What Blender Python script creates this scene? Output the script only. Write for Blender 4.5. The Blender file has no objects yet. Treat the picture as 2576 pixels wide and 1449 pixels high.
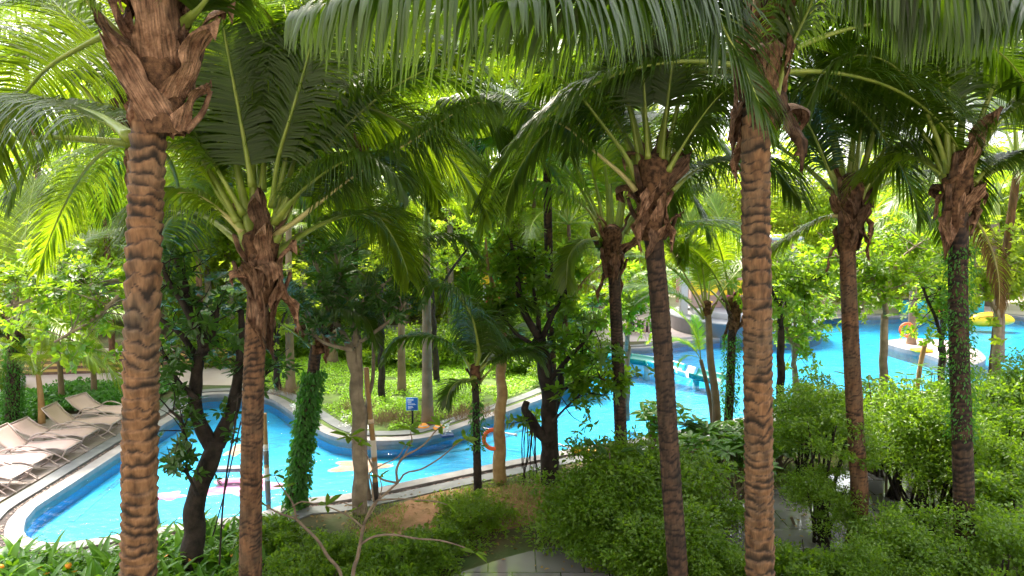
import bpy, math, random
import numpy as np
from mathutils import Vector
from mathutils.geometry import tessellate_polygon

R = math.radians
rng = np.random.default_rng(7)
random.seed(7)
S = bpy.context.scene
col = S.collection

# ------------------------------------------------------------------ camera, sky, sun
F, CX, CY, H = 1800.0, 1288.0, 724.5, 6.0
PITCH = math.atan(204.5 / F)
cam = bpy.data.cameras.new('camera')
cam.sensor_width = 36; cam.lens = 36 * F / 2576; cam.clip_end = 800; cam.clip_start = 0.05
camo = bpy.data.objects.new('camera', cam); col.objects.link(camo)
camo.location = (0, 0, H); camo.rotation_euler = (math.pi / 2 - PITCH, 0, 0)
S.camera = camo
SUN_EL, SUN_AZ = R(60), R(-25)            # azimuth from +Y, negative is left
W = bpy.data.worlds.new('World'); S.world = W; W.use_nodes = True
nt = W.node_tree; nt.nodes.clear()
sky = nt.nodes.new('ShaderNodeTexSky'); sky.sky_type = 'NISHITA'; sky.sun_disc = False
sky.sun_elevation = SUN_EL; sky.sun_rotation = SUN_AZ; sky.dust_density = 4.0; sky.air_density = 1.2; sky.altitude = 0
hs = nt.nodes.new('ShaderNodeHueSaturation'); hs.inputs['Saturation'].default_value = 0.22
bg = nt.nodes.new('ShaderNodeBackground'); bg.inputs[1].default_value = 0.15
wo = nt.nodes.new('ShaderNodeOutputWorld')
nt.links.new(sky.outputs[0], hs.inputs['Color']); nt.links.new(hs.outputs[0], bg.inputs[0]); nt.links.new(bg.outputs[0], wo.inputs[0])
sl = bpy.data.lights.new('sun', 'SUN'); sl.energy = 2.5; sl.angle = R(12); sl.color = (1.0, .90, .72)
so = bpy.data.objects.new('sun', sl); col.objects.link(so)
sd = Vector((math.sin(SUN_AZ) * math.cos(SUN_EL), math.cos(SUN_AZ) * math.cos(SUN_EL), math.sin(SUN_EL)))
so.rotation_euler = sd.to_track_quat('Z', 'Y').to_euler()
S.view_settings.view_transform = 'Standard'; S.view_settings.look = 'None'
S.view_settings.gamma = 1.0; S.view_settings.use_curve_mapping = False
S.view_settings.exposure = 2.4
S.cycles.max_bounces = 8; S.cycles.diffuse_bounces = 3; S.cycles.glossy_bounces = 3
S.cycles.transmission_bounces = 4; S.cycles.transparent_max_bounces = 8
S.cycles.caustics_reflective = False; S.cycles.caustics_refractive = False
S.cycles.use_denoising = True; S.cycles.sample_clamp_indirect = 6

# ------------------------------------------------------------------ picture to place
cp, sp_ = math.cos(PITCH), math.sin(PITCH)
def ray(px, py):
    u = (px - CX) / F; v = (CY - py) / F
    return np.array([u, cp + v * sp_, -sp_ + v * cp])
def at(px, py, Y):
    d = ray(px, py); return d * (Y / d[1]) + np.array([0, 0, H])
def gr(px, py, z=0.0):
    d = ray(px, py); t = (z - H) / d[2]; return np.array([d[0] * t, d[1] * t, z])
def colm(px, Y, z=0.0):
    ax = Y * cp - (z - H) * sp_
    return np.array([(px - CX) / F * ax, Y, z])

# ------------------------------------------------------------------ mesh helpers
class MB:
    def __init__(s): s.v = []; s.q = []; s.t = []; s.n = 0; s.a = []
    def add(s, V, Q=None, T=None, a=None):
        V = np.asarray(V, float).reshape(-1, 3)
        if Q is not None and len(Q): s.q.append(np.asarray(Q, int).reshape(-1, 4) + s.n)
        if T is not None and len(T): s.t.append(np.asarray(T, int).reshape(-1, 3) + s.n)
        s.v.append(V); s.n += len(V)
        s.a.append(np.zeros(len(V)) if a is None else np.asarray(a, float).ravel())
        return s
    def mesh(s, name, mat, smooth=True):
        V = np.concatenate(s.v); Q = np.concatenate(s.q) if s.q else np.zeros((0, 4), int)
        T = np.concatenate(s.t) if s.t else np.zeros((0, 3), int)
        me = bpy.data.meshes.new(name)
        me.vertices.add(len(V)); me.vertices.foreach_set('co', V.ravel())
        me.loops.add(Q.size + T.size); me.loops.foreach_set('vertex_index', np.concatenate([Q.ravel(), T.ravel()]))
        me.polygons.add(len(Q) + len(T))
        ls = np.concatenate([np.arange(len(Q)) * 4, Q.size + np.arange(len(T)) * 3])
        me.polygons.foreach_set('loop_start', ls)
        me.polygons.foreach_set('use_smooth', np.full(len(ls), smooth))
        at_ = me.attributes.new('tone', 'FLOAT', 'POINT'); at_.data.foreach_set('value', np.concatenate(s.a))
        me.update(calc_edges=True); me.validate()
        if mat: me.materials.append(mat)
        return me
    def obj(s, name, mat, parent=None, smooth=True):
        return link(name, s.mesh(name, mat, smooth), parent)

def link(name, data, parent=None, loc=None, rot=None, scale=None):
    o = bpy.data.objects.new(name, data); col.objects.link(o)
    if parent is not None: o.parent = parent
    if loc is not None: o.location = loc
    if rot is not None: o.rotation_euler = rot
    if scale is not None: o.scale = (scale,) * 3 if not hasattr(scale, '__len__') else scale
    return o
def tag(o, label, cat, group=None):
    o['label'] = label; o['category'] = cat
    if group: o['group'] = group
    return o
def thing(name, label, cat, loc=(0, 0, 0), group=None, rz=0, scale=1):
    return tag(link(name, None, loc=tuple(loc), rot=(0, 0, rz), scale=scale), label, cat, group)
def structure(o): o['kind'] = 'structure'; return o
def stuff(o): o['kind'] = 'stuff'; return o
def nrm(a): return a / np.maximum(np.linalg.norm(a, axis=-1, keepdims=True), 1e-9)

def spline(P, n):
    P = np.asarray(P, float)
    if len(P) == 2: return P[0] + (P[1] - P[0]) * np.linspace(0, 1, n)[:, None]
    Q = np.vstack([2 * P[0] - P[1], P, 2 * P[-1] - P[-2]])
    out = []
    m = 16
    for i in range(1, len(Q) - 2):
        t = np.linspace(0, 1, m, endpoint=False)[:, None]
        a, b, c, d = Q[i - 1], Q[i], Q[i + 1], Q[i + 2]
        out.append(.5 * (2 * b + (c - a) * t + (2 * a - 5 * b + 4 * c - d) * t ** 2 + (3 * b - a - 3 * c + d) * t ** 3))
    A = np.vstack(out + [P[-1][None]])
    L = np.concatenate([[0], np.cumsum(np.linalg.norm(np.diff(A, axis=0), axis=1))])
    x = np.linspace(0, L[-1], n)
    return np.stack([np.interp(x, L, A[:, k]) for k in range(A.shape[1])], 1)

def frames(P):
    T = nrm(np.gradient(P, axis=0)); U = np.zeros_like(P)
    ref = np.array([0, 0, 1.]) if abs(T[0][2]) < .9 else np.array([1., 0, 0])
    u = nrm(np.cross(T[0], ref))
    for i in range(len(P)):
        u = nrm(u - T[i] * np.dot(u, T[i])); U[i] = u
    return T, U, np.cross(T, U)
def tube(mb, P, r, sides=8, cap=True, flat=1.0):
    P = np.asarray(P, float); n = len(P); r = np.broadcast_to(np.asarray(r, float), (n,))
    T, U, V = frames(P); a = np.linspace(0, 2 * np.pi, sides, endpoint=False)
    X = P[:, None] + r[:, None, None] * (np.cos(a)[None, :, None] * U[:, None] + flat * np.sin(a)[None, :, None] * V[:, None])
    i, j = np.meshgrid(np.arange(n - 1), np.arange(sides), indexing='ij'); k = (j + 1) % sides
    Q = np.stack([i * sides + j, i * sides + k, (i + 1) * sides + k, (i + 1) * sides + j], -1).reshape(-1, 4)
    vv = X.reshape(-1, 3); tt = []
    if cap:
        vv = np.vstack([vv, P[0], P[-1]]); b = n * sides
        for m in range(sides):
            tt.append((b, (m + 1) % sides, m)); tt.append((b + 1, (n - 1) * sides + m, (n - 1) * sides + (m + 1) % sides))
    mb.add(vv, Q, tt)
def box(mb, c, s, rz=0):
    x, y, z = np.array(s) / 2; v = np.array([[a, b, d] for a in (-x, x) for b in (-y, y) for d in (-z, z)])
    cs, sn = math.cos(rz), math.sin(rz)
    v = np.stack([v[:, 0] * cs - v[:, 1] * sn, v[:, 0] * sn + v[:, 1] * cs, v[:, 2]], 1) + np.array(c)
    mb.add(v, [(0, 1, 3, 2), (4, 6, 7, 5), (0, 4, 5, 1), (2, 3, 7, 6), (0, 2, 6, 4), (1, 5, 7, 3)])
def bevel(o, w=.01, seg=2):
    m = o.modifiers.new('bevel', 'BEVEL'); m.width = w; m.segments = seg; m.limit_method = 'ANGLE'; return o
def lathe(mb, prof, sides=32, c=(0, 0, 0), cap=True):
    prof = np.array(prof, float); n = len(prof); a = np.linspace(0, 2 * np.pi, sides, endpoint=False)
    X = np.stack([prof[:, 0][:, None] * np.cos(a), prof[:, 0][:, None] * np.sin(a), np.repeat(prof[:, 1][:, None], sides, 1)], -1) + np.array(c)
    i, j = np.meshgrid(np.arange(n - 1), np.arange(sides), indexing='ij'); k = (j + 1) % sides
    Q = np.stack([i * sides + j, i * sides + k, (i + 1) * sides + k, (i + 1) * sides + j], -1).reshape(-1, 4)
    mb.add(X.reshape(-1, 3), Q)
def _h(i, j, k, s):
    n = (i * 374761393 + j * 668265263 + k * 2147483647 + s * 1274126177) & 0xffffffff
    n = ((n ^ (n >> 13)) * 1274126177) & 0xffffffff
    return ((n ^ (n >> 16)) & 0xffff) / 65535.0
def noise(P, s=0):
    P = np.asarray(P, float); f = np.floor(P).astype(np.int64); t = P - f; t = t * t * (3 - 2 * t)
    o = 0
    for a in (0, 1):
        for b in (0, 1):
            for c in (0, 1):
                w = (t[..., 0] if a else 1 - t[..., 0]) * (t[..., 1] if b else 1 - t[..., 1]) * (t[..., 2] if c else 1 - t[..., 2])
                o = o + w * _h(f[..., 0] + a, f[..., 1] + b, f[..., 2] + c, s)
    return o
def leaves(mb, P, D, N, L, Wd, fold=.25, rh=False):
    """leaf blades: point, direction, normal, length, width"""
    P = np.asarray(P, float); D = nrm(D); N = N - D * np.sum(N * D, -1, keepdims=True); N = nrm(N); B = np.cross(D, N)
    n = len(P); L = np.broadcast_to(L, (n,))[:, None]; Wd = np.broadcast_to(Wd, (n,))[:, None]
    if rh:
        X = np.stack([P, P + D * L * .5 + B * Wd * .5, P + D * L - N * L * .08, P + D * L * .5 - B * Wd * .5], 1)
        mb.add(X.reshape(-1, 3), np.arange(n * 4).reshape(-1, 4)); return
    up = N * Wd * fold * .5; dr = -N * L * .1
    X = np.stack([P, P + D * L * .3 + B * Wd * .42 + up, P + D * L * .68 + B * Wd * .46 + up + dr * .3, P + D * L + dr,
                  P + D * L * .68 - B * Wd * .46 + up + dr * .3, P + D * L * .3 - B * Wd * .42 + up], 1)
    b = np.arange(n)[:, None] * 6
    Q = np.concatenate([b + np.array([[0, 1, 2, 3]]), b + np.array([[0, 3, 4, 5]])])
    mb.add(X.reshape(-1, 3), Q)
def rand_dirs(n, up=0.0):
    d = rng.normal(size=(n, 3)); d[:, 2] += up; return nrm(d)

# ------------------------------------------------------------------ materials
def mat(name, color, rough=.6, metal=0, var=None, scale=5, bump=0, bscale=40, spec=.5, detail=4, coords='Object'):
    m = bpy.data.materials.new(name); m.use_nodes = True; t = m.node_tree; b = t.nodes['Principled BSDF']
    b.inputs['Base Color'].default_value = (*color, 1); b.inputs['Roughness'].default_value = rough; b.inputs['Metallic'].default_value = metal
    b.inputs['Specular IOR Level'].default_value = spec
    tc = t.nodes.new('ShaderNodeTexCoord')
    if var:
        nz = t.nodes.new('ShaderNodeTexNoise'); nz.inputs['Scale'].default_value = scale; nz.inputs['Detail'].default_value = detail
        t.links.new(tc.outputs[coords], nz.inputs['Vector'])
        cr = t.nodes.new('ShaderNodeValToRGB'); cr.color_ramp.elements[0].color = (*color, 1); cr.color_ramp.elements[1].color = (*var, 1)
        cr.color_ramp.elements[0].position = .35; cr.color_ramp.elements[1].position = .65
        t.links.new(nz.outputs['Fac'], cr.inputs[0]); t.links.new(cr.outputs[0], b.inputs['Base Color'])
    if bump:
        n2 = t.nodes.new('ShaderNodeTexNoise'); n2.inputs['Scale'].default_value = bscale; n2.inputs['Detail'].default_value = 5
        t.links.new(tc.outputs[coords], n2.inputs['Vector'])
        bp = t.nodes.new('ShaderNodeBump'); bp.inputs['Strength'].default_value = bump; bp.inputs['Distance'].default_value = .02
        t.links.new(n2.outputs['Fac'], bp.inputs['Height']); t.links.new(bp.outputs[0], b.inputs['Normal'])
    return m
def leafmat(name, c0, c1, trans, tf=.45, rough=.35, spec=.5):
    m = bpy.data.materials.new(name); m.use_nodes = True; t = m.node_tree; b = t.nodes['Principled BSDF']; out = t.nodes['Material Output']
    ge = t.nodes.new('ShaderNodeNewGeometry'); oi = t.nodes.new('ShaderNodeObjectInfo')
    ad = t.nodes.new('ShaderNodeMath'); ad.operation = 'MULTIPLY_ADD'; ad.inputs[1].default_value = .65
    m2 = t.nodes.new('ShaderNodeMath'); m2.operation = 'MULTIPLY'; m2.inputs[1].default_value = .35
    t.links.new(oi.outputs['Random'], m2.inputs[0]); t.links.new(ge.outputs['Random Per Island'], ad.inputs[0]); t.links.new(m2.outputs[0], ad.inputs[2])
    mx = t.nodes.new('ShaderNodeMix'); mx.data_type = 'RGBA'; mx.inputs[6].default_value = (*c0, 1); mx.inputs[7].default_value = (*c1, 1)
    t.links.new(ad.outputs[0], mx.inputs[0]); t.links.new(mx.outputs[2], b.inputs['Base Color'])
    b.inputs['Roughness'].default_value = rough; b.inputs['Specular IOR Level'].default_value = spec
    tr = t.nodes.new('ShaderNodeBsdfTranslucent')
    m3 = t.nodes.new('ShaderNodeMix'); m3.data_type = 'RGBA'; m3.inputs[6].default_value = (trans[0] * .6, trans[1] * .75, trans[2] * .6, 1); m3.inputs[7].default_value = (*trans, 1)
    t.links.new(ad.outputs[0], m3.inputs[0]); t.links.new(m3.outputs[2], tr.inputs['Color'])
    ms = t.nodes.new('ShaderNodeMixShader'); ms.inputs[0].default_value = tf
    t.links.new(b.outputs[0], ms.inputs[1]); t.links.new(tr.outputs[0], ms.inputs[2]); t.links.new(ms.outputs[0], out.inputs['Surface'])
    return m
def barkmat(name, light, dark, black):
    m = bpy.data.materials.new(name); m.use_nodes = True; t = m.node_tree; b = t.nodes['Principled BSDF']
    b.inputs['Roughness'].default_value = .8; b.inputs['Specular IOR Level'].default_value = .25
    tc = t.nodes.new('ShaderNodeTexCoord'); mp = t.nodes.new('ShaderNodeMapping'); mp.inputs['Scale'].default_value = (14, 14, 4)
    nz = t.nodes.new('ShaderNodeTexNoise'); nz.inputs['Scale'].default_value = 1; nz.inputs['Detail'].default_value = 6
    t.links.new(tc.outputs['Object'], mp.inputs[0]); t.links.new(mp.outputs[0], nz.inputs['Vector'])
    mp2 = t.nodes.new('ShaderNodeMapping'); mp2.inputs['Scale'].default_value = (60, 60, 6)
    n2 = t.nodes.new('ShaderNodeTexNoise'); n2.inputs['Scale'].default_value = 1; n2.inputs['Detail'].default_value = 4
    t.links.new(tc.outputs['Object'], mp2.inputs[0]); t.links.new(mp2.outputs[0], n2.inputs['Vector'])
    mx = t.nodes.new('ShaderNodeMix'); mx.data_type = 'RGBA'; mx.inputs[6].default_value = (*dark, 1); mx.inputs[7].default_value = (*light, 1)
    cr = t.nodes.new('ShaderNodeMapRange'); cr.inputs[1].default_value = .35; cr.inputs[2].default_value = .6
    t.links.new(nz.outputs['Fac'], cr.inputs[0]); t.links.new(cr.outputs[0], mx.inputs[0])
    n4 = t.nodes.new('ShaderNodeTexNoise'); n4.inputs['Scale'].default_value = 1.7; n4.inputs['Detail'].default_value = 7; n4.inputs['Roughness'].default_value = .65
    t.links.new(tc.outputs['Object'], n4.inputs['Vector']); r4 = t.nodes.new('ShaderNodeMapRange'); r4.inputs[1].default_value = .46; r4.inputs[2].default_value = .66; r4.inputs[4].default_value = .6
    t.links.new(n4.outputs['Fac'], r4.inputs[0]); m4 = t.nodes.new('ShaderNodeMix'); m4.data_type = 'RGBA'; m4.inputs[7].default_value = ((light[0] + dark[0]) * .28, (light[0] + dark[0]) * .25, (light[0] + dark[0]) * .2, 1)
    t.links.new(r4.outputs[0], m4.inputs[0]); t.links.new(mx.outputs[2], m4.inputs[6]); mx = m4
    av = t.nodes.new('ShaderNodeAttribute'); av.attribute_name = 'tone'
    m2 = t.nodes.new('ShaderNodeMix'); m2.data_type = 'RGBA'; m2.inputs[7].default_value = (*black, 1)
    t.links.new(av.outputs['Fac'], m2.inputs[0]); t.links.new(mx.outputs[2], m2.inputs[6])
    m3 = t.nodes.new('ShaderNodeMix'); m3.data_type = 'RGBA'; m3.blend_type = 'MULTIPLY'; m3.inputs[0].default_value = .4
    g = t.nodes.new('ShaderNodeMapRange'); g.inputs[1].default_value = .3; g.inputs[2].default_value = .7; g.inputs[3].default_value = .45; g.inputs[4].default_value = 1.2
    t.links.new(n2.outputs['Fac'], g.inputs[0]); t.links.new(m2.outputs[2], m3.inputs[6]); t.links.new(g.outputs[0], m3.inputs[7])
    t.links.new(m3.outputs[2], b.inputs['Base Color'])
    bp = t.nodes.new('ShaderNodeBump'); bp.inputs['Strength'].default_value = .5; bp.inputs['Distance'].default_value = .012
    t.links.new(n2.outputs['Fac'], bp.inputs['Height']); t.links.new(bp.outputs[0], b.inputs['Normal'])
    return m

M = {}
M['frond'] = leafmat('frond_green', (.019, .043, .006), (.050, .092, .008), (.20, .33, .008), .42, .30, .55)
M['frond_lit'] = leafmat('frond_lit_green', (.05, .10, .008), (.12, .18, .010), (.46, .60, .015), .5, .33)  # brighter copy of the frond green, backlit glow put into the colour
M['frond_lime'] = leafmat('frond_lime', (.16, .32, .02), (.25, .40, .03), (.6, .8, .05), .5, .4)
M['stalk'] = mat('frond_stalk', (.17, .24, .035), .38, var=(.27, .32, .06), scale=6)
M['stalk_dry'] = mat('frond_stalk_pale', (.38, .36, .13), .5, var=(.5, .42, .2), scale=5)
M['sheath'] = mat('dry_sheath', (.09, .042, .024), .75, var=(.27, .155, .10), scale=9, bump=1, bscale=45, spec=.3, detail=8)
def vary(m, lo, hi):
    t = m.node_tree; b = t.nodes['Principled BSDF']; l = b.inputs['Base Color'].links[0].from_socket; oi = t.nodes.new('ShaderNodeObjectInfo')
    r_ = t.nodes.new('ShaderNodeMapRange'); r_.inputs[3].default_value = lo; r_.inputs[4].default_value = hi; t.links.new(oi.outputs['Random'], r_.inputs[0])
    x = t.nodes.new('ShaderNodeMix'); x.data_type = 'RGBA'; x.blend_type = 'MULTIPLY'; x.inputs[0].default_value = 1; t.links.new(l, x.inputs[6]); t.links.new(r_.outputs[0], x.inputs[7]); t.links.new(x.outputs[2], b.inputs['Base Color'])
vary(M['sheath'], .45, 1.45)
def streak(m, sc, lo=.35, hi=1.35):
    t = m.node_tree; b = t.nodes['Principled BSDF']; l = b.inputs['Base Color'].links[0].from_socket; tc = t.nodes.new('ShaderNodeTexCoord'); mp = t.nodes.new('ShaderNodeMapping'); mp.inputs['Scale'].default_value = sc
    n = t.nodes.new('ShaderNodeTexNoise'); n.inputs['Scale'].default_value = 1; n.inputs['Detail'].default_value = 5; t.links.new(tc.outputs['Object'], mp.inputs[0]); t.links.new(mp.outputs[0], n.inputs['Vector'])
    r_ = t.nodes.new('ShaderNodeMapRange'); r_.inputs[1].default_value = .35; r_.inputs[2].default_value = .65; r_.inputs[3].default_value = lo; r_.inputs[4].default_value = hi; t.links.new(n.outputs['Fac'], r_.inputs[0])
    x = t.nodes.new('ShaderNodeMix'); x.data_type = 'RGBA'; x.blend_type = 'MULTIPLY'; x.inputs[0].default_value = 1; t.links.new(l, x.inputs[6]); t.links.new(r_.outputs[0], x.inputs[7]); t.links.new(x.outputs[2], b.inputs['Base Color'])
streak(M['sheath'], (9, 55, 5))
M['fibre'] = mat('crown_fibre', (.03, .016, .011), .9, var=(.17, .09, .05), scale=14, bump=1, bscale=70, spec=.2)
M['bark_tan'] = barkmat('palm_bark_tan', (.26, .14, .075), (.12, .06, .032), (.022, .016, .014))
M['bark_brown'] = barkmat('palm_bark_brown', (.20, .105, .06), (.09, .045, .026), (.02, .014, .014))
M['bark_dark'] = barkmat('palm_bark_dark', (.11, .065, .045), (.038, .025, .021), (.014, .011, .013))
M['bark_black'] = mat('tree_bark_black', (.012, .010, .010), .85, var=(.04, .030, .026), scale=7, bump=1, bscale=25, spec=.3)
M['bark_grey'] = mat('tree_bark_grey', (.16, .13, .10), .85, var=(.30, .25, .19), scale=5, bump=.8, bscale=25, spec=.3)
M['bark_pale'] = mat('royal_palm_bark', (.24, .17, .115), .8, var=(.15, .11, .07), scale=3, bump=.4, bscale=30, spec=.3)
M['twig'] = mat('twig_bark', (.22, .17, .13), .8, var=(.13, .10, .08), scale=9, bump=.5, spec=.3)
M['bamboo'] = mat('bamboo_pole', (.42, .26, .12), .5, var=(.30, .17, .07), scale=4)
M['leaf_dark'] = leafmat('leaf_dark_green', (.020, .060, .014), (.05, .12, .022), (.17, .36, .025), .32, .38)
M['leaf_mid'] = leafmat('leaf_mid_green', (.035, .095, .008), (.10, .18, .012), (.42, .62, .02), .5, .42)
M['leaf_bush'] = leafmat('bush_leaf', (.035, .10, .010), (.11, .20, .014), (.38, .60, .02), .4, .38)
M['leaf_back'] = leafmat('leaf_background_green', (.07, .13, .010), (.15, .21, .02), (.64, .74, .045), .62, .5)
M['leaf_yel'] = leafmat('leaf_yellow_green', (.07, .15, .015), (.14, .21, .02), (.52, .68, .03), .6, .5)
M['leaf_lawn'] = leafmat('ground_cover_leaf', (.17, .36, .015), (.30, .48, .02), (.55, .85, .03), .35, .5)
M['leaf_bed'] = leafmat('bed_leaf', (.03, .13, .02), (.08, .24, .03), (.2, .5, .04), .35, .4)
M['leaf_strap'] = leafmat('strap_leaf', (.035, .13, .010), (.10, .24, .015), (.28, .52, .02), .35, .38)
M['ivy'] = leafmat('creeper_leaf', (.02, .10, .015), (.05, .18, .02), (.15, .45, .03), .35, .5)
M['dead_leaf'] = mat('fallen_leaf', (.32, .12, .03), .7, var=(.5, .25, .05), scale=8)
M['orange'] = mat('orange_fruit', (.85, .32, .03), .5)
M['flower'] = mat('white_flower', (.8, .8, .76), .6)

# ------------------------------------------------------------------ ground, pool
def poly_obj(name, pts, z, m, holes=()):
    loops = [[Vector((p[0], p[1], z)) for p in pts]] + [[Vector((p[0], p[1], z)) for p in h] for h in holes]
    tri = tessellate_polygon(loops); V = [tuple(v) for l in loops for v in l]
    mb = MB(); mb.add(V, T=tri); me = mb.mesh(name, m, False)
    if len(me.polygons) and sum(p.normal.z for p in me.polygons) < 0: me.flip_normals()
    return link(name, me)
def closed_spline(P, n):
    P = np.asarray(P, float); k = len(P); Q = np.vstack([P, P, P]); A = spline(Q, n * 3 + 1)
    return A[n:2 * n]
pool_px = [(62,1322),(66,1352),(115,1369),(220,1362),(360,1336),(520,1312),(640,1297),(760,1258),(860,1248),(1060,1207),(1240,1170),(1460,1128),
           (1600,1106),(1717,1083),(1880,1050),(2050,1020),(2200,1000),(2420,975),(2640,960),(2640,850),(2576,800),(2420,792),(2250,795),(2080,800),(1985,820),
           (1950,846),(1860,849),(1760,857),(1700,864),(1640,876),(1560,880),(1490,884),(1478,905),(1462,950),(1400,990),(1301,1029),(1241,1049),
           (1191,1066),(1125,1089),(1058,1106),(960,1112),(859,1106),(797,1083),(747,1049),(690,1010),(650,998),(560,994),(500,1000),(475,1030),(400,1078),(305,1139),(180,1221),(85,1284)]
pool0 = np.array([gr(*p)[:2] for p in pool_px])
pool = closed_spline(pool0, 360)
def offset(P, d):
    T = np.roll(P, -2, 0) - np.roll(P, 2, 0); T = nrm(T); Nn = np.stack([T[:, 1], -T[:, 0]], 1)
    area = .5 * np.sum(P[:, 0] * np.roll(P[:, 1], -1) - np.roll(P[:, 0], -1) * P[:, 1])
    if area < 0: Nn = -Nn
    return P + Nn * d
def band(name, P, d0, d1, z0, z1, m, parent=None, skirt=.12):
    A = offset(P, d0); B = offset(P, d1); n = len(P); mb = MB()
    V = np.vstack([np.c_[A, np.full(n, z0 - skirt)], np.c_[A, np.full(n, z0)], np.c_[B, np.full(n, z1)], np.c_[B, np.full(n, z1 - .05)]])
    i = np.arange(n); j = (i + 1) % n; Q = []
    for k in range(3): Q.append(np.stack([i + k * n, j + k * n, j + (k + 1) * n, i + (k + 1) * n], 1))
    mb.add(V, np.concatenate(Q)); return mb.obj(name, m, parent, smooth=False)
m_ground = mat('soil', (.10, .065, .035), .9, var=(.035, .07, .012), scale=.8, bump=.8, bscale=12, detail=8)
m_pave = mat('pale_paving', (.42, .34, .33), .35, var=(.50, .43, .42), scale=.7, bump=.1, bscale=6)
m_cop = mat('pool_coping', (.20, .185, .195), .45, var=(.27, .25, .255), scale=3, bump=.15, bscale=40)
m_cop2 = mat('grey_coping', (.13, .135, .15), .4, var=(.19, .195, .21), scale=3, bump=.1)
outer = offset(pool, .80)
far = 260.0
structure(poly_obj('ground', [(-far, -20), (far, -20), (far, far * 1.5), (-far, far * 1.5)], 0.0, m_ground, [outer]))
structure(band('pool_coping', pool, 0, .30, .035, .035, m_cop, skirt=.25))
structure(band('drain_channel', pool, .30, .48, -.02, -.02, mat('drain_bed', (.03, .02, .02), .8)))
structure(band('outer_coping', pool, .48, .82, .03, .03, m_cop2))
# pebbles of the drain
pm = MB(); A = offset(pool, .39); n = 5200
seg = rng.integers(0, len(A), n); tt = rng.random(n)[:, None]; C = A[seg] * (1 - tt) + A[(seg + 1) % len(A)] * tt
keep = C[:, 1] < 26; C = C[keep]; n = len(C); C = C + rng.normal(0, .035, (n, 2))
oct_v = np.array([[1, 0, 0], [0, 1, 0], [-1, 0, 0], [0, -1, 0], [0, 0, .7], [0, 0, -.7]]); oct_t = np.array([(0, 1, 4), (1, 2, 4), (2, 3, 4), (3, 0, 4)])
s = rng.uniform(.012, .032, n)[:, None, None]; an = rng.random(n) * 6.3
rot = np.stack([np.stack([np.cos(an), -np.sin(an), 0 * an], -1), np.stack([np.sin(an), np.cos(an), 0 * an], -1), np.stack([0 * an, 0 * an, 0 * an + 1], -1)], 1)
V = np.einsum('nij,kj->nki', rot, oct_v * [1.2, .8, 1]) * s + np.c_[C, np.full(n, -.008)][:, None]
pm.add(V.reshape(-1, 3), T=(np.arange(n)[:, None, None] * 6 + oct_t).reshape(-1, 3))
mp_ = leafmat('drain_pebbles', (.03, .018, .016), (.32, .2, .17), (.01, .01, .01), .02, .6)
stuff(tag(pm.obj('pebbles', mp_), 'dark and rusty pebbles filling the drain channel round the pool', 'pebbles'))

# pool basin
def floor_mat():
    m = bpy.data.materials.new('pool_tiles'); m.use_nodes = True; t = m.node_tree; b = t.nodes['Principled BSDF']
    tc = t.nodes.new('ShaderNodeTexCoord'); nz = t.nodes.new('ShaderNodeTexNoise'); nz.inputs['Scale'].default_value = .5; nz.inputs['Detail'].default_value = 6
    t.links.new(tc.outputs['Object'], nz.inputs['Vector'])
    cr = t.nodes.new('ShaderNodeValToRGB'); cr.color_ramp.elements[0].color = (.0, .29, .60, 1); cr.color_ramp.elements[1].color = (.0, .36, .66, 1)
    cr.color_ramp.elements[0].position = .35; cr.color_ramp.elements[1].position = .65
    t.links.new(nz.outputs['Fac'], cr.inputs[0])
    br = t.nodes.new('ShaderNodeTexBrick'); br.offset = 0; br.inputs['Scale'].default_value = 1.0; br.inputs['Brick Width'].default_value = .3; br.inputs['Row Height'].default_value = .3; br.inputs['Mortar Size'].default_value = .012
    br.inputs['Color1'].default_value = (1, 1, 1, 1); br.inputs['Color2'].default_value = (.8, .9, .95, 1); br.inputs['Mortar'].default_value = (.35, .55, .7, 1)
    t.links.new(tc.outputs['Object'], br.inputs['Vector'])
    mx = t.nodes.new('ShaderNodeMix'); mx.data_type = 'RGBA'; mx.blend_type = 'MULTIPLY'; mx.inputs[0].default_value = .28
    t.links.new(cr.outputs[0], mx.inputs[6]); t.links.new(br.outputs['Color'], mx.inputs[7]); t.links.new(mx.outputs[2], b.inputs['Base Color'])
    b.inputs['Roughness'].default_value = .5
    return m
m_tile = floor_mat()
structure(poly_obj('pool_floor', pool, -.42, m_tile))
A = pool; n = len(A); mbw = MB(); i = np.arange(n); j = (i + 1) % n
mbw.add(np.vstack([np.c_[A, np.full(n, -.42)], np.c_[A, np.full(n, -.2)]]), np.stack([i, j, j + n, i + n], 1)); structure(mbw.obj('pool_wall', m_tile))
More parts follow.
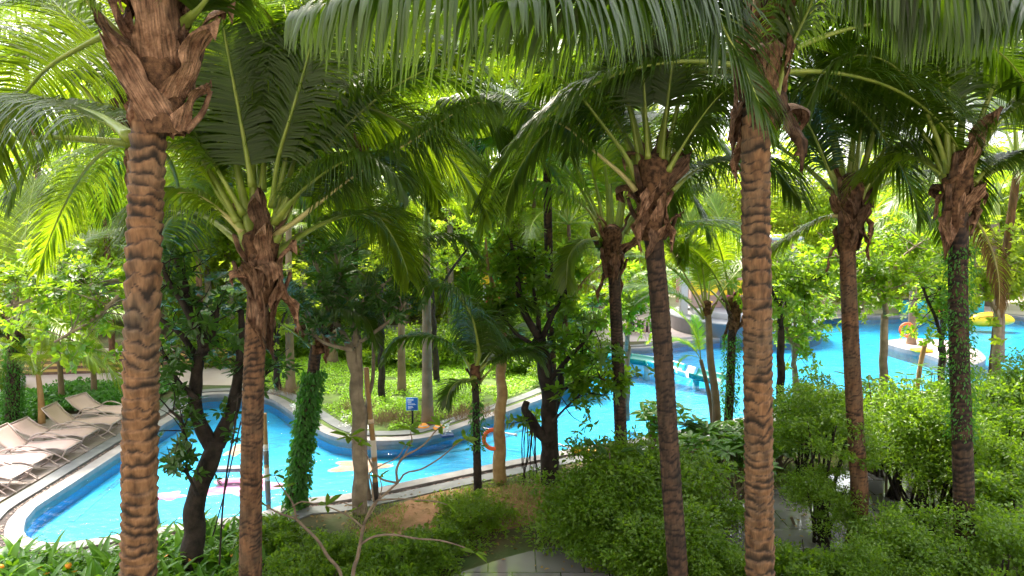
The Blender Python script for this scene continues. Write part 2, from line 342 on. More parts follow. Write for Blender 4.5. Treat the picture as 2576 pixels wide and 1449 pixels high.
def water_mat():
    m = bpy.data.materials.new('pool_water'); m.use_nodes = True; t = m.node_tree; t.nodes.clear()
    out = t.nodes.new('ShaderNodeOutputMaterial'); tc = t.nodes.new('ShaderNodeTexCoord')
    def nz(sc, mapping, detail):
        mp = t.nodes.new('ShaderNodeMapping'); mp.inputs['Scale'].default_value = mapping; mp.inputs['Rotation'].default_value = (0, 0, .25)
        k = t.nodes.new('ShaderNodeTexNoise'); k.inputs['Scale'].default_value = sc; k.inputs['Detail'].default_value = detail; k.inputs['Distortion'].default_value = .6
        t.links.new(tc.outputs['Object'], mp.inputs[0]); t.links.new(mp.outputs[0], k.inputs['Vector']); return k
    a = nz(3.2, (1, 1.6, 1), 4); b_ = nz(.7, (1, 1, 1), 2)
    ad = t.nodes.new('ShaderNodeMath'); ad.operation = 'MULTIPLY_ADD'; ad.inputs[1].default_value = 1.6
    t.links.new(b_.outputs['Fac'], ad.inputs[0]); t.links.new(a.outputs['Fac'], ad.inputs[2])
    bp = t.nodes.new('ShaderNodeBump'); bp.inputs['Strength'].default_value = .5; bp.inputs['Distance'].default_value = .09
    t.links.new(ad.outputs[0], bp.inputs['Height'])
    fr = t.nodes.new('ShaderNodeFresnel'); fr.inputs['IOR'].default_value = 1.33; t.links.new(bp.outputs[0], fr.inputs['Normal'])
    tr = t.nodes.new('ShaderNodeBsdfTransparent'); tr.inputs[0].default_value = (.82, .98, 1, 1)
    gl = t.nodes.new('ShaderNodeBsdfGlossy'); gl.inputs['Roughness'].default_value = .06; t.links.new(bp.outputs[0], gl.inputs['Normal'])
    ms = t.nodes.new('ShaderNodeMixShader'); t.links.new(fr.outputs[0], ms.inputs[0]); t.links.new(tr.outputs[0], ms.inputs[1]); t.links.new(gl.outputs[0], ms.inputs[2])
    t.links.new(ms.outputs[0], out.inputs['Surface']); return m
m_water = water_mat()
structure(poly_obj('pool_water', offset(pool, .01), -.07, m_water))
# dark mosaic lane lines on the floor
def strip(name, px, w, z, m, n=40, parent=None):
    P = spline([gr(*p, z) for p in px], n); T = nrm(np.gradient(P, axis=0)); Nn = np.stack([T[:, 1], -T[:, 0], 0 * T[:, 0]], 1)
    mb = MB(); V = np.empty((n * 2, 3)); V[0::2] = P - Nn * w / 2; V[1::2] = P + Nn * w / 2
    i = np.arange(n - 1) * 2; mb.add(V, np.stack([i, i + 1, i + 3, i + 2], 1)); return mb.obj(name, m, parent, False)
m_mosaic = mat('dark_mosaic', (.01, .10, .17), .5, var=(.01, .3, .5), scale=14)
structure(strip('mosaic_line', [(178,1312),(240,1258),(305,1205),(420,1110)], .14, -.41, m_mosaic))
structure(strip('mosaic_line', [(700,1045),(760,1092),(850,1135),(1000,1142),(1180,1128),(1330,1075),(1480,1020),(1560,985)], .14, -.41, m_mosaic, 80))
# coloured figures on the pool floor
def blob(px, rx, ry, z, m, name, sd_, parent):
    c = gr(*px, z); a = np.linspace(0, 2 * np.pi, 40, endpoint=False)
    rr = 1 + .22 * np.sin(5 * a + sd_) + .1 * np.sin(3 * a + 2 * sd_)
    P = [(c[0] + rx * r_ * math.cos(x), c[1] + ry * r_ * math.sin(x)) for x, r_ in zip(a, rr)]
    o = poly_obj(name, P, z, m); o.parent = parent; return o
m_wht = mat('white_tile', (.50, .50, .52), .5); m_pink = mat('pink_tile', (.75, .10, .30), .5, var=(.75, .28, .42), scale=1.2); m_peach = mat('peach_tile', (.80, .28, .18), .5, var=(.75, .40, .30), scale=2)
for (px, rx, ry, mm, lab) in [((612,1222), .75, .55, m_pink, 'large pink mosaic figure on the pool floor behind the second palm trunk'), ((425,1248), .30, .22, m_pink, 'small pink mosaic patch on the pool floor right of the near palm'),
                              ((905,1172), .62, .42, m_peach, 'peach mosaic starfish shape on the pool floor by the bamboo prop'), ((600,1130), .22, .5, m_peach, 'pale peach mosaic patch on the pool floor behind the black tree')]:
    t = thing('floor_mosaic', lab, 'mosaic')
    blob(px, rx * 1.10, ry * 1.12, -.414, m_wht, 'border', 1.3, t); blob(px, rx, ry, -.408, mm, 'figure', 1.3, t)
mb = MB(); a = gr(545, 1186, -.1); b_ = gr(640, 1174, -.1); c = (a + b_) / 2; box(mb, (c[0], c[1], -.09), (.95, .22, .10), .1)
tag(bevel(mb.obj('pool_ledge', m_cop2), .02), 'grey submerged ledge in the pool left of the second palm', 'ledge')

# unseen hotel wall behind the camera, added to shade the foreground
mb = MB(); box(mb, (0, -2.6, 11), (90, .6, 22)); hw = mb.obj('unseen_hotel_wall', mat('grey_plaster', (.42, .39, .35), .8, var=(.48, .45, .41), scale=.6), None, False); structure(hw)
# paved areas
def sheet(name, px, z, m, sm=0):
    P = np.array([gr(*p)[:2] for p in px])
    if sm: P = closed_spline(P, sm)
    return structure(poly_obj(name, P, z, m))
wet = bpy.data.materials.new('wet_path'); wet.use_nodes = True; t = wet.node_tree; b = t.nodes['Principled BSDF']
tc = t.nodes.new('ShaderNodeTexCoord'); nz = t.nodes.new('ShaderNodeTexNoise'); nz.inputs['Scale'].default_value = .8; nz.inputs['Detail'].default_value = 5
t.links.new(tc.outputs['Object'], nz.inputs['Vector'])
r1 = t.nodes.new('ShaderNodeMapRange'); r1.inputs[1].default_value = .42; r1.inputs[2].default_value = .6; r1.inputs[3].default_value = .04; r1.inputs[4].default_value = .22
t.links.new(nz.outputs['Fac'], r1.inputs[0]); t.links.new(r1.outputs[0], b.inputs['Roughness'])
br = t.nodes.new('ShaderNodeTexBrick'); br.offset = .5; br.inputs['Scale'].default_value = 1; br.inputs['Brick Width'].default_value = .8; br.inputs['Row Height'].default_value = .8; br.inputs['Mortar Size'].default_value = .012
br.inputs['Color1'].default_value = (.23, .22, .245, 1); br.inputs['Color2'].default_value = (.17, .165, .185, 1); br.inputs['Mortar'].default_value = (.07, .07, .075, 1); t.links.new(tc.outputs['Object'], br.inputs['Vector']); t.links.new(br.outputs['Color'], b.inputs['Base Color'])
b.inputs['Base Color'].default_value = (.22, .21, .235, 1); b.inputs['Specular IOR Level'].default_value = 1.0; b.inputs['Coat Weight'].default_value = .6; b.inputs['Coat Roughness'].default_value = .03
sheet('wet_path', [(1060,1500),(1242,1413),(1425,1366),(1620,1318),(1800,1262),(1990,1220),(2150,1180),(2330,1125),(2500,1070),(2700,1020),(2800,1110),(2600,1190),(2420,1290),(2250,1350),(2050,1395),(1850,1430),(1600,1520),(1300,1640)], .006, wet, 90)
structure(poly_obj('far_paving', [(-4, 31.5), (-4, 60), (60, 60), (60, 38.6), (20, 39.6), (13.6, 36), (12, 34), (8, 31.9), (3.4, 31.3)], .006, m_pave))
structure(poly_obj('left_paving', [(-30, 17), (-17.6, 19.5), (-15.9, 22.6), (-13, 23.8), (-8.5, 23.6), (-7.8, 26), (-9, 30), (-30, 30)], .006, m_pave))
structure(poly_obj('back_paving', [(-12, 31.2), (3, 31.2), (3, 36), (-12, 36)], .008, mat('grey_wavy_paving', (.34, .36, .38), .3, var=(.55, .5, .5), scale=1.5)))
# small pool peninsula on the right
pen = closed_spline([gr(*p)[:2] for p in [(2222,866),(2250,858),(2320,856),(2420,866),(2480,905),(2420,925),(2330,897),(2270,882)]], 80)
n = len(pen); mb = MB(); i = np.arange(n); j = (i + 1) % n
mb.add(np.vstack([np.c_[pen, np.full(n, -.5)], np.c_[pen, np.full(n, .08)]]), np.stack([i, j, j + n, i + n], 1)); structure(mb.obj('peninsula_wall', m_cop, smooth=False))
structure(poly_obj('peninsula_coping', pen, .08, m_cop)); structure(poly_obj('peninsula_paving', offset(pen, -.28), .086, mat('pink_paving', (.5, .36, .36), .6, var=(.4, .3, .3), scale=3)))
# sun deck boards
m_deck = mat('deck_board', (.20, .165, .155), .55, var=(.28, .235, .22), scale=3, bump=.3, bscale=30)
structure(poly_obj('deck_base', [(-10.42, 11.2), (-10.5, 20.3), (-13.2, 20.3), (-13.2, 11.2)], .004, mat('deck_gap', (.03, .025, .025), .9)))
bd = MB(); box(bd, (0, 0, 0), (2.7, .135, .03)); bme = bd.mesh('deck_board', m_deck, False)
deck = tag(link('sun_deck', None, loc=(-11.78, 11.3, .022)), 'brown grey boarded sun deck under the pink loungers beside the pool', 'deck')
for k in range(63): link('deck_board', bme, deck, loc=(rng.normal(0, .004), k * .142, rng.normal(0, .001)))

# ------------------------------------------------------------------ ground vegetation scatter
def inside(P, poly):
    x, y = P[:, 0], P[:, 1]; c = np.zeros(len(P), bool); n = len(poly); j = n - 1
    for i in range(n):
        xi, yi = poly[i]; xj, yj = poly[j]
        c ^= ((yi > y) != (yj > y)) & (x < (xj - xi) * (y - yi) / (yj - yi + 1e-12) + xi); j = i
    return c
def scatter(poly, n):
    poly = np.asarray(poly)[:, :2]; lo, hi = poly.min(0), poly.max(0)
    P = lo + rng.random((n * 3, 2)) * (hi - lo); P = P[inside(P, poly)]; return P[:n]
out9 = offset(pool, .9)
def cover(name, poly, n, m, L, wd, h, label, cat, clump=1.2, thin=0.0, avoid=True):
    P = scatter(poly, n)
    if avoid: P = P[~inside(P, out9)]
    q = noise(np.c_[P * clump, np.zeros(len(P))], 3)
    keep = q > thin; P = P[keep]; q = q[keep]; n = len(P)
    mb = MB(); z = h * (.25 + .9 * q) * rng.uniform(.3, 1, n)
    D = rand_dirs(n, .4); D[:, 2] = np.abs(D[:, 2]) * .5; N = rand_dirs(n, 2.2)
    leaves(mb, np.c_[P, z], D, N, L * rng.uniform(.6, 1.3, n), wd * rng.uniform(.7, 1.2, n), .3, rh=True)
    return stuff(tag(mb.obj(name, m), label, cat))
island = [gr(*p)[:2] for p in [(690,985),(740,1030),(800,1066),(870,1092),(960,1099),(1060,1093),(1130,1072),(1200,1046),(1260,1030),(1330,1005),(1400,970),(1450,940),(1470,905),(1480,885),(1400,868),(700,868),(620,900),(640,960)]]
cover('ground_cover', island, 46000, M['leaf_lawn'], .085, .06, .16, 'bright lime green ground cover filling the bed inside the pool bend', 'ground cover', 1.4, .18)
bedL = [(-16.8, 15.2), (-13.25, 13.5), (-13.2, 20.3), (-11.0, 20.6), (-11.2, 23.4), (-12.6, 24.2), (-14.5, 23.6), (-16.4, 21.6), (-18.5, 18)]
cover('ground_cover', bedL, 30000, M['leaf_bed'], .13, .085, .30, 'leafy green ground cover bed behind the pink loungers', 'ground cover', 1.6, .05)
near_lawn = [gr(*p)[:2] for p in [(600,1330),(760,1290),(900,1262),(1060,1232),(1240,1194),(1460,1150),(1717,1104),(1900,1072),(2200,1030),(2600,1000),(2600,1040),(2300,1120),(1990,1215),(1700,1280),(1425,1360),(1200,1420),(1000,1449),(600,1449)]]
gb = MB(); P = scatter(near_lawn, 52000); P = P[~inside(P, out9)]
bare = noise(np.c_[P * .75, np.zeros(len(P))], 11); P = P[bare > .36 + .22 * (np.abs(P[:, 0] + 1.2) < 2.4)]; n = len(P)
D = rand_dirs(n, 1.6); D[:, 2] = np.abs(D[:, 2]); leaves(gb, np.c_[P, np.zeros(n)], D, rand_dirs(n), rng.uniform(.04, .13, n), .013, rh=True)
m_grass = leafmat('grass_blade', (.09, .16, .02), (.24, .27, .06), (.35, .5, .06), .35, .6)
stuff(tag(gb.obj('grass', m_grass), 'thin dry grass on the brown bank on the near side of the pool', 'grass'))
cover('undergrowth', near_lawn, 9000, M['leaf_mid'], .09, .05, .12, 'scattered low weeds over the brown near bank', 'weeds', .9, .5)
sheet('bare_soil', [(960,1290),(1040,1255),(1130,1232),(1230,1228),(1320,1215),(1420,1220),(1400,1290),(1290,1330),(1180,1345),(1060,1370),(930,1400),(880,1360)], .005, mat('red_soil', (.30, .15, .08), .95, var=(.20, .12, .05), scale=2.2, bump=.9, bscale=18, detail=8), 60)
structure(poly_obj('green_bed', island, .006, mat('mossy_soil', (.10, .17, .02), .9, var=(.06, .09, .02), scale=3, bump=.6)))
# dry brown twiggy patches in the island
dm = MB()
for (px, py, rx, ry) in [(960,1060,.75,.5),(1010,1058,.8,.5),(1150,1050,1.1,.6),(1190,1040,.6,.5),(740,985,.7,.5),(900,1030,.5,.5)]:
    c = gr(px, py); n = 520; P = c[:2] + rng.normal(size=(n, 2)) * [rx * .5, ry * .6]; D = rand_dirs(n, 1.5); D[:, 2] = np.abs(D[:, 2])
    leaves(dm, np.c_[P, np.zeros(n)], D, rand_dirs(n), rng.uniform(.15, .38, n), .014, rh=True)
stuff(tag(dm.obj('dry_twigs', mat('dry_twig', (.20, .12, .075), .9, var=(.3, .22, .12), scale=9)), 'dry brown twiggy patches along the front of the green bed', 'dry twigs'))

lt = MB(); n = 1500; P = np.vstack([scatter(near_lawn, n), scatter([gr(*p)[:2] for p in [(1242,1413),(1425,1366),(1620,1318),(1800,1262),(1990,1220),(2150,1180),(2330,1125),(2420,1290),(2250,1350),(2050,1395),(1850,1430),(1600,1449),(1300,1449)]], 160)]); P = P[~inside(P, offset(pool, .3))]; n = len(P)
leaves(lt, np.c_[P, np.full(n, .03)], rand_dirs(n) * [1, 1, .15], rand_dirs(n, 3), rng.uniform(.05, .13, n), .04, .5)
stuff(tag(lt.obj('fallen_leaves', leafmat('litter_leaf', (.12, .06, .02), (.34, .22, .06), (.1, .05, .02), .1, .7)), 'brown and yellow fallen leaves on the near bank', 'fallen leaves'))
# ------------------------------------------------------------------ palm building
def frond_meshes(P, n=118, Lmax=1.0, Wd=.031, droop=.9, pet=.2, roll=0., side0=None, rng_=None, r0=.052, a0=68, a1=28, vee=.25, seg=4, mleaf=None, mstalk=None, fold=.28):
    P = spline(P, 64); T = nrm(np.gradient(P, axis=0)); Z = np.array([0, 0, 1.])
    Sd = np.cross(T, Z); l = np.linalg.norm(Sd, axis=1, keepdims=True)
    if side0 is not None:
        ref = nrm(np.array(side0, float)); Sd = np.where(l < .35, ref[None], Sd / np.maximum(l, 1e-6)); 
        sgn = np.sign(np.sum(Sd * ref[None], 1, keepdims=True)); sgn[sgn == 0] = 1
        if side0 is not None and np.mean(l < .35) > .4: Sd = np.repeat(ref[None], len(T), 0)
    for k in range(1, len(Sd)):
        if np.dot(Sd[k], Sd[k - 1]) < 0: Sd[k] = -Sd[k]
    Sd = nrm(Sd - T * np.sum(Sd * T, 1, keepdims=True)); Nn = np.cross(Sd, T)
    if np.mean(Nn[:, 2]) < 0: Nn = -Nn
    if roll: Sd, Nn = Sd * math.cos(roll) + Nn * math.sin(roll), Nn * math.cos(roll) - Sd * math.sin(roll)
    u = np.linspace(0, 1, n); t = pet + (1 - pet) * u; x = t * (len(P) - 1)
    def samp(A): return np.stack([np.interp(x, np.arange(len(P)), A[:, k]) for k in range(3)], 1)
    p0, Tt, Ss, Ns = samp(P), nrm(samp(T)), nrm(samp(Sd)), nrm(samp(Nn))
    mb = MB()
    rad = np.interp(np.linspace(0, 1, 64), [0, .06, .25, 1], [r0 * 1.5, r0, r0 * .62, .005])
    for sg in (-1, 1):
        g = rng_.normal(0, 1, (n, 4))
        a = np.radians(a0 + (a1 - a0) * u ** .9 + g[:, 0] * 3.5)[:, None]
        L = Lmax * np.interp(u, [0, .12, .45, .8, 1], [.55, .88, 1, .75, .32]) * (1 + .07 * g[:, 1])
        gap = rng_.random(n) < .02; L = np.where(gap, L * .5, L)
        d = Tt * np.cos(a) + sg * Ss * np.sin(a) + Ns * (vee + .06 * g[:, 2:3])
        d = nrm(d); q = p0 + sg * Ss * np.interp(t, np.linspace(0, 1, 64), rad)[:, None] * .6
        dr = droop * (1 + .2 * g[:, 3:4]); cols = []
        wp = np.interp(np.linspace(0, 1, seg + 1), [0, .2, .6, 1], [.55, 1, .8, .06]) * Wd
        wv0 = Tt
        for k in range(seg + 1):
            s = k / seg
            dd = nrm(d + np.array([0, 0, -1.]) * dr * s ** 1.15 * 1.5)
            w = nrm(wv0 - dd * np.sum(wv0 * dd, 1, keepdims=True)); nn = np.cross(dd, w)
            nn = nn * np.where(nn[:, 2:3] < 0, -1, 1)
            cols.append(np.stack([q - w * wp[k] / 2 + nn * wp[k] * fold * .5 * -1, q, q + w * wp[k] / 2 - nn * wp[k] * fold * .5], 1))
            q = q + dd * (L / seg)[:, None]
        X = np.stack(cols, 1)  # n, seg+1, 3, 3
        b = (np.arange(n) * (seg + 1) * 3)[:, None]; Q = []
        for k in range(seg):
            for c in range(2): Q.append(b + np.array([[k * 3 + c, k * 3 + c + 1, (k + 1) * 3 + c + 1, (k + 1) * 3 + c]]))
        mb.add(X.reshape(-1, 3), np.concatenate(Q))
    st = MB(); tube(st, P[::2], rad[::2], 7, True, .7)
    return mb.mesh('frond', mleaf or M['frond']), st.mesh('stalk', mstalk or M['stalk'])
def lib_curve(e0, L, k, wob=0.):
    n = 24; s = np.linspace(0, 1, n); e = np.radians(e0 - k * s ** 1.35); ds = L / (n - 1)
    x = np.concatenate([[0], np.cumsum(np.cos(e[:-1]) * ds)]); z = np.concatenate([[0], np.cumsum(np.sin(e[:-1]) * ds)])
    y = wob * s ** 2; return np.stack([x, y, z], 1)
LIB = {}
r_lib = np.random.default_rng(3)
for e0, k, dr in [(82, 38, .35), (66, 72, .55), (48, 88, .8), (28, 95, 1.1), (6, 80, 1.5), (-22, 52, 1.8)]:
    for v in range(2):
        for tone, ml in (('d', 'frond'), ('l', 'frond_lit')):
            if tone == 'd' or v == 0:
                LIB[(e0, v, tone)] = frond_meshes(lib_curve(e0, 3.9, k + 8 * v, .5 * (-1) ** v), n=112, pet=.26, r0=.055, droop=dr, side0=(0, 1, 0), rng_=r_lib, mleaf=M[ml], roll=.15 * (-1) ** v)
for e0, k, dr in [(82, 60, .2), (60, 110, .3), (35, 120, .4)]:
    LIB[(e0, 0, 'y')] = frond_meshes(lib_curve(e0, 1.5, k), n=44, Lmax=.3, Wd=.028, droop=dr, side0=(0, 1, 0), rng_=r_lib, mleaf=M['frond_lime'], r0=.012)
M['frond_dead'] = leafmat('frond_dead', (.13, .075, .035), (.26, .16, .08), (.25, .14, .05), .25, .7, .2)
LIB[(-22, 0, 'b')] = frond_meshes(lib_curve(-38, 3.0, 60), n=80, Lmax=.7, Wd=.026, droop=2.0, side0=(0, 1, 0), rng_=r_lib, mleaf=M['frond_dead'], mstalk=M['stalk_dry'])
CL = [82, 66, 48, 28, 6, -22]
def put_frond(palm, org, az, e0, sc=1., tone='d', v=None, label=None):
    if tone == 'b': v = 0; e0 = -22
    elif tone == 'y': v = 0; e0 = min([82, 60, 35], key=lambda q: abs(q - e0))
    else:
        e0 = min(CL, key=lambda q: abs(q - e0)); v = (rng.integers(0, 2) if tone == 'd' else 0) if v is None else v
    ms = LIB[(e0, v, tone)]
    o = link('frond', ms[0], palm, loc=tuple(org), rot=(rng.normal(0, .08), 0, R(az)), scale=sc * rng.uniform(.93, 1.07))
    link('stalk', ms[1], o); 
    if label: o['label'] = label
    return o
def hero(palm, P, **k):
    P = np.array(P, float); rr = np.random.default_rng(int(abs(P.sum() * 977)) % 100000)
    a, b = frond_meshes(P, rng_=rr, **k); o = link('frond', a, palm); link('stalk', b, o); return o
def palm_trunk(palm, P, r0, r1, m, step=.022, sides=30, spacing=.085, seed=0, amp=.012, dark=.55, flare=.35, name='trunk', dsz=1.0):
    P = np.array(P, float); L = np.sum(np.linalg.norm(np.diff(P, axis=0), axis=1)); n = int(L / step) + 2
    C = spline(P, n); T, U, V = frames(C)
    s = np.linspace(0, L, n); a = np.linspace(0, 2 * np.pi, sides, endpoint=False)
    SS, AA = np.meshgrid(s, a, indexing='ij')
    q = np.stack([np.cos(AA) * 1.1, np.sin(AA) * 1.1, SS * 1.6], -1)
    w = SS + .075 * (noise(q * 1.3, seed) - .5) + .05 * (noise(q * [2.6, 2.6, 3], seed + 1) - .5) + .012 * np.sin(AA + seed)
    w = w + .045 * (noise(q * [1.1, 1.1, 5], seed + 7) - .5); ph = w / spacing + .6 * np.sin(SS * 1.7) + .5 * np.sin(SS * 4.1); fr = ph - np.floor(ph); idx = np.floor(ph).astype(np.int64)
    rr = np.interp(SS, [0, .12, .45, L], [r0 * (1 + flare), r0 * (1 + flare * .5), r0, r1])
    saw = np.where(fr < .88, fr, (1 - fr) / .12 * .88)
    pro = noise(np.stack([np.cos(AA) * 1.2 + idx * 5.1, np.sin(AA) * 1.2, idx * 2.3], -1), seed + 2)
    rr = rr * (1 + .03 * (noise(q * .8, seed + 5) - .5)) + amp * (saw - .5) * (.6 + .8 * pro) + .006 * (noise(q * 5, seed + 3) - .5)
    X = C[:, None] + rr[..., None] * (np.cos(AA)[..., None] * U[:, None] + np.sin(AA)[..., None] * V[:, None])
    pn = noise(np.stack([np.cos(AA) * 1.0 + idx * 3.7, np.sin(AA) * 1.0, idx * 1.9], -1), seed + 9) * .85 + .15 * noise(np.stack([np.cos(AA) * 3 + idx * 3.7, np.sin(AA) * 3, idx * 1.9], -1), seed + 19)
    band_ = np.clip(1 - fr / .12, 0, 1) + np.clip(1 - (1 - fr) / .10, 0, 1)
    gate = noise(np.stack([idx * 1.37, idx * 0 + .5, AA * 0], -1), seed + 41); hgt = np.clip((pn - (.92 - dark) + .3 * (gate - .45)) * 2.4, 0, .6 * dsz); thick = np.where(hgt > .03, np.clip(1.25 - fr / np.maximum(hgt, .03), 0, 1) ** .8, 0)
    tone = np.clip(.35 * np.clip((noise(q * [3, 3, 9], seed + 31) - .5) * 4, 0, 1) + band_ * .85 * np.clip(pn * 1.6 + gate * .4, .45, 1) + thick * .93, 0, 1)
    i, j = np.meshgrid(np.arange(n - 1), np.arange(sides), indexing='ij'); k = (j + 1) % sides
    Q = np.stack([i * sides + j, i * sides + k, (i + 1) * sides + k, (i + 1) * sides + j], -1).reshape(-1, 4)
    mb = MB(); mb.add(X.reshape(-1, 3), Q, a=tone.ravel()); return mb.obj(name, m, palm)
def sheath_mesh(w, h, mode, seed=0, r=.16):
    """papery leaf base: hugs the trunk, then flares (0), folds over (1) or hangs (2)"""
    rg = np.random.default_rng(seed); nu, nv = 11, 15; mb = MB(); v = np.linspace(0, 1, nv); ds = h / (nv - 1)
    if mode == 0: e = np.radians(88 - 30 * v + 14 * np.sin(v * 8 + seed))
    elif mode == 1: e = np.radians(84 - 210 * np.clip((v - .35) / .65, 0, 1) ** .8 + 16 * np.sin(v * 9 + seed))
    else: e = np.radians(-62 - 26 * v + 20 * np.sin(v * 9 + seed))
    x = np.concatenate([[0], np.cumsum(np.cos(e[:-1]) * ds)]); z = np.concatenate([[0], np.cumsum(np.sin(e[:-1]) * ds)])
    wp = w * np.interp(v, [0, .2, .55, .85, 1], [1, 1.1, .85, .6, .25]) * (1 + .2 * np.sin(v * 11 + rg.random() * 6)); X = []
    for i in range(nv):
        for u in np.linspace(-1, 1, nu):
            ang = u * wp[i] / (r + x[i] * .6); rad = r + max(x[i], -.02); k = noise(np.array([u * 3 + seed, v[i] * 5, seed * .7])) - .5
            rag = (1 if i == nv - 1 else .3 if i == nv - 2 else 0) * rg.uniform(-.3, .1) * h * .6
            X.append((rad * math.cos(ang) - r + k * .09 * (.3 + v[i]), rad * math.sin(ang) + k * .04, z[i] + k * .06 - abs(u) ** 2.5 * .12 * h * (1 if mode != 2 else -1) + rag))
    Q = [(i * nu + j, i * nu + j + 1, (i + 1) * nu + j + 1, (i + 1) * nu + j) for i in range(nv - 1) for j in range(nu - 1)]
    mb.add(X, Q); return mb.mesh('leaf_sheath', M['sheath'])
SH = [sheath_mesh(.17, .75, 0, 1), sheath_mesh(.16, .6, 1, 2), sheath_mesh(.10, .75, 2, 3), sheath_mesh(.14, .85, 0, 4), sheath_mesh(.19, .6, 0, 5), sheath_mesh(.08, .5, 2, 6)]
STUB = []
for k in range(2):
    mb = MB(); tube(mb, spline([(0, 0, 0), (.14, 0, .16), (.22, 0, .36 + .1 * k)], 8), np.linspace(.06, .035, 8), 8, True, .55); STUB.append(mb.mesh('cut_stalk', M['sheath']))
def crown_core(palm, org, r, h0=-.5, h1=.35, seed=0):
    """fibrous crown base of a palm; org = point where the fronds leave"""
    n = 26; z = np.linspace(h0, h1, n); t = (z - h0) / (h1 - h0)
    prof = r * np.interp(t, [0, .2, .5, .8, .93, 1], [.98, 1.02, 1.15, 1.38, 1.2, .4]); sides = 22; a = np.linspace(0, 2 * np.pi, sides, endpoint=False)
    ZZ, AA = np.meshgrid(z, a, indexing='ij'); rr = prof[:, None] * (1 + .35 * (noise(np.stack([np.cos(AA) * 2.4, np.sin(AA) * 2.4, ZZ * 6], -1), seed) - .5))
    X = np.stack([rr * np.cos(AA), rr * np.sin(AA), ZZ], -1) + np.array(org); i, j = np.meshgrid(np.arange(n - 1), np.arange(sides), indexing='ij'); k = (j + 1) % sides
    mb = MB(); mb.add(X.reshape(-1, 3), np.stack([i * sides + j, i * sides + k, (i + 1) * sides + k, (i + 1) * sides + j], -1).reshape(-1, 4)); mb.obj('crown_base', M['fibre'], palm)
def sheaths(palm, org, r, n, h0, h1, sc=1., seed=0, kinds=(0, 1, 2, 3, 4, 5), hang=.4):
    rg = np.random.default_rng(seed + 50)
    for k in range(n):
        az = k * 137.5 + rg.uniform(-20, 20); h = h0 + (h1 - h0) * (k + .5) / n; kk = rg.choice([2, 5]) if rg.random() < hang else rg.choice([0, 1, 3, 4, 3, 0])
        a = R(az); p = np.array(org) + np.array([math.cos(a) * r * .98, math.sin(a) * r * .98, h])
        tilt = rg.uniform(-.15, .25); flip = 0
        link('leaf_sheath', SH[kk], palm, loc=tuple(p), rot=(rg.normal(0, .22), rg.uniform(-.05, .3), a), scale=sc * rg.uniform(.8, 1.2))
        if k % 4 == 0: link('cut_stalk', STUB[k % 2], palm, loc=tuple(p), rot=(0, 0, a + .6), scale=sc)

def palm(label, px_pts, r0, r1, m, crown, nf=14, fr_scale=1.18, heroes=(), dirs=None, shn=11, core=(-.55, .4), group=None, tone='d', trunk_kw={}, cat='palm tree', name='palm_tree', shr=None, e_min=-22, seed=None, sh_kw={}, dead=None):
    """px_pts: [(px, py, Y)...] top to bottom; last one drops to the ground. crown: (px, py, Y)"""
    seed = seed if seed is not None else int(px_pts[0][0])
    top = at(*crown); pts = [at(*q) for q in px_pts]
    d = pts[-1] - pts[-2] if len(pts) > 1 else np.array([0, 0, -1.]); last = pts[-1]
    if last[2] > .02:
        k = -last[2] / min(d[2], -.2) ; dx = np.clip(d * k, [-.6, -.4, -99], [.6, .4, 99]); pts.append(np.array([last[0] + dx[0], last[1] + dx[1], 0.]))
    pts[-1][2] = -.05
    base = pts[-1].copy(); p = thing(name, label, cat, base, group); rel = lambda q: np.array(q) - base
    P = [rel(q) for q in pts][::-1]; P.append(rel(top) + [0, 0, -.1])
    palm_trunk(p, P, r0, r1, m, seed=seed, **trunk_kw)
    org = rel(top); rr = shr or r1
    if core: crown_core(p, org, rr, core[0], core[1], seed)
    if shn: sheaths(p, org, rr * 1.05, shn, core[0] * 1.0, core[1] * .3, seed=seed, **sh_kw)
    rg = np.random.default_rng(seed)
    if dirs is None:
        dirs = []
        for k in range(nf):
            t = (k + .5) / nf; e = 84 - t * (84 - e_min) + rg.uniform(-6, 6); dirs.append((k * 137.5 + seed * 3 + rg.uniform(-12, 12), e))
    for dd in dirs:
        az, e = dd[0], dd[1]; a = R(az); off = np.array([math.cos(a) * rr * 1.0, math.sin(a) * rr * 1.0, -.35 + .35 * (e / 90)])
        put_frond(p, org + off, az, e, fr_scale * (dd[2] if len(dd) > 2 else 1), tone)
    if dead is not None: put_frond(p, org + np.array([math.cos(R(dead)) * rr, math.sin(R(dead)) * rr, -.5]), dead, -22, .62, 'b', label='dead brown frond')
    for h in heroes:
        pp, kw = h; hero(p, [rel(at(*q)) for q in pp], **kw)
    return p, org
LIT = dict(mleaf=M['frond_lit']); PALE = dict(mstalk=M['stalk_dry'])
def K(**k): return k

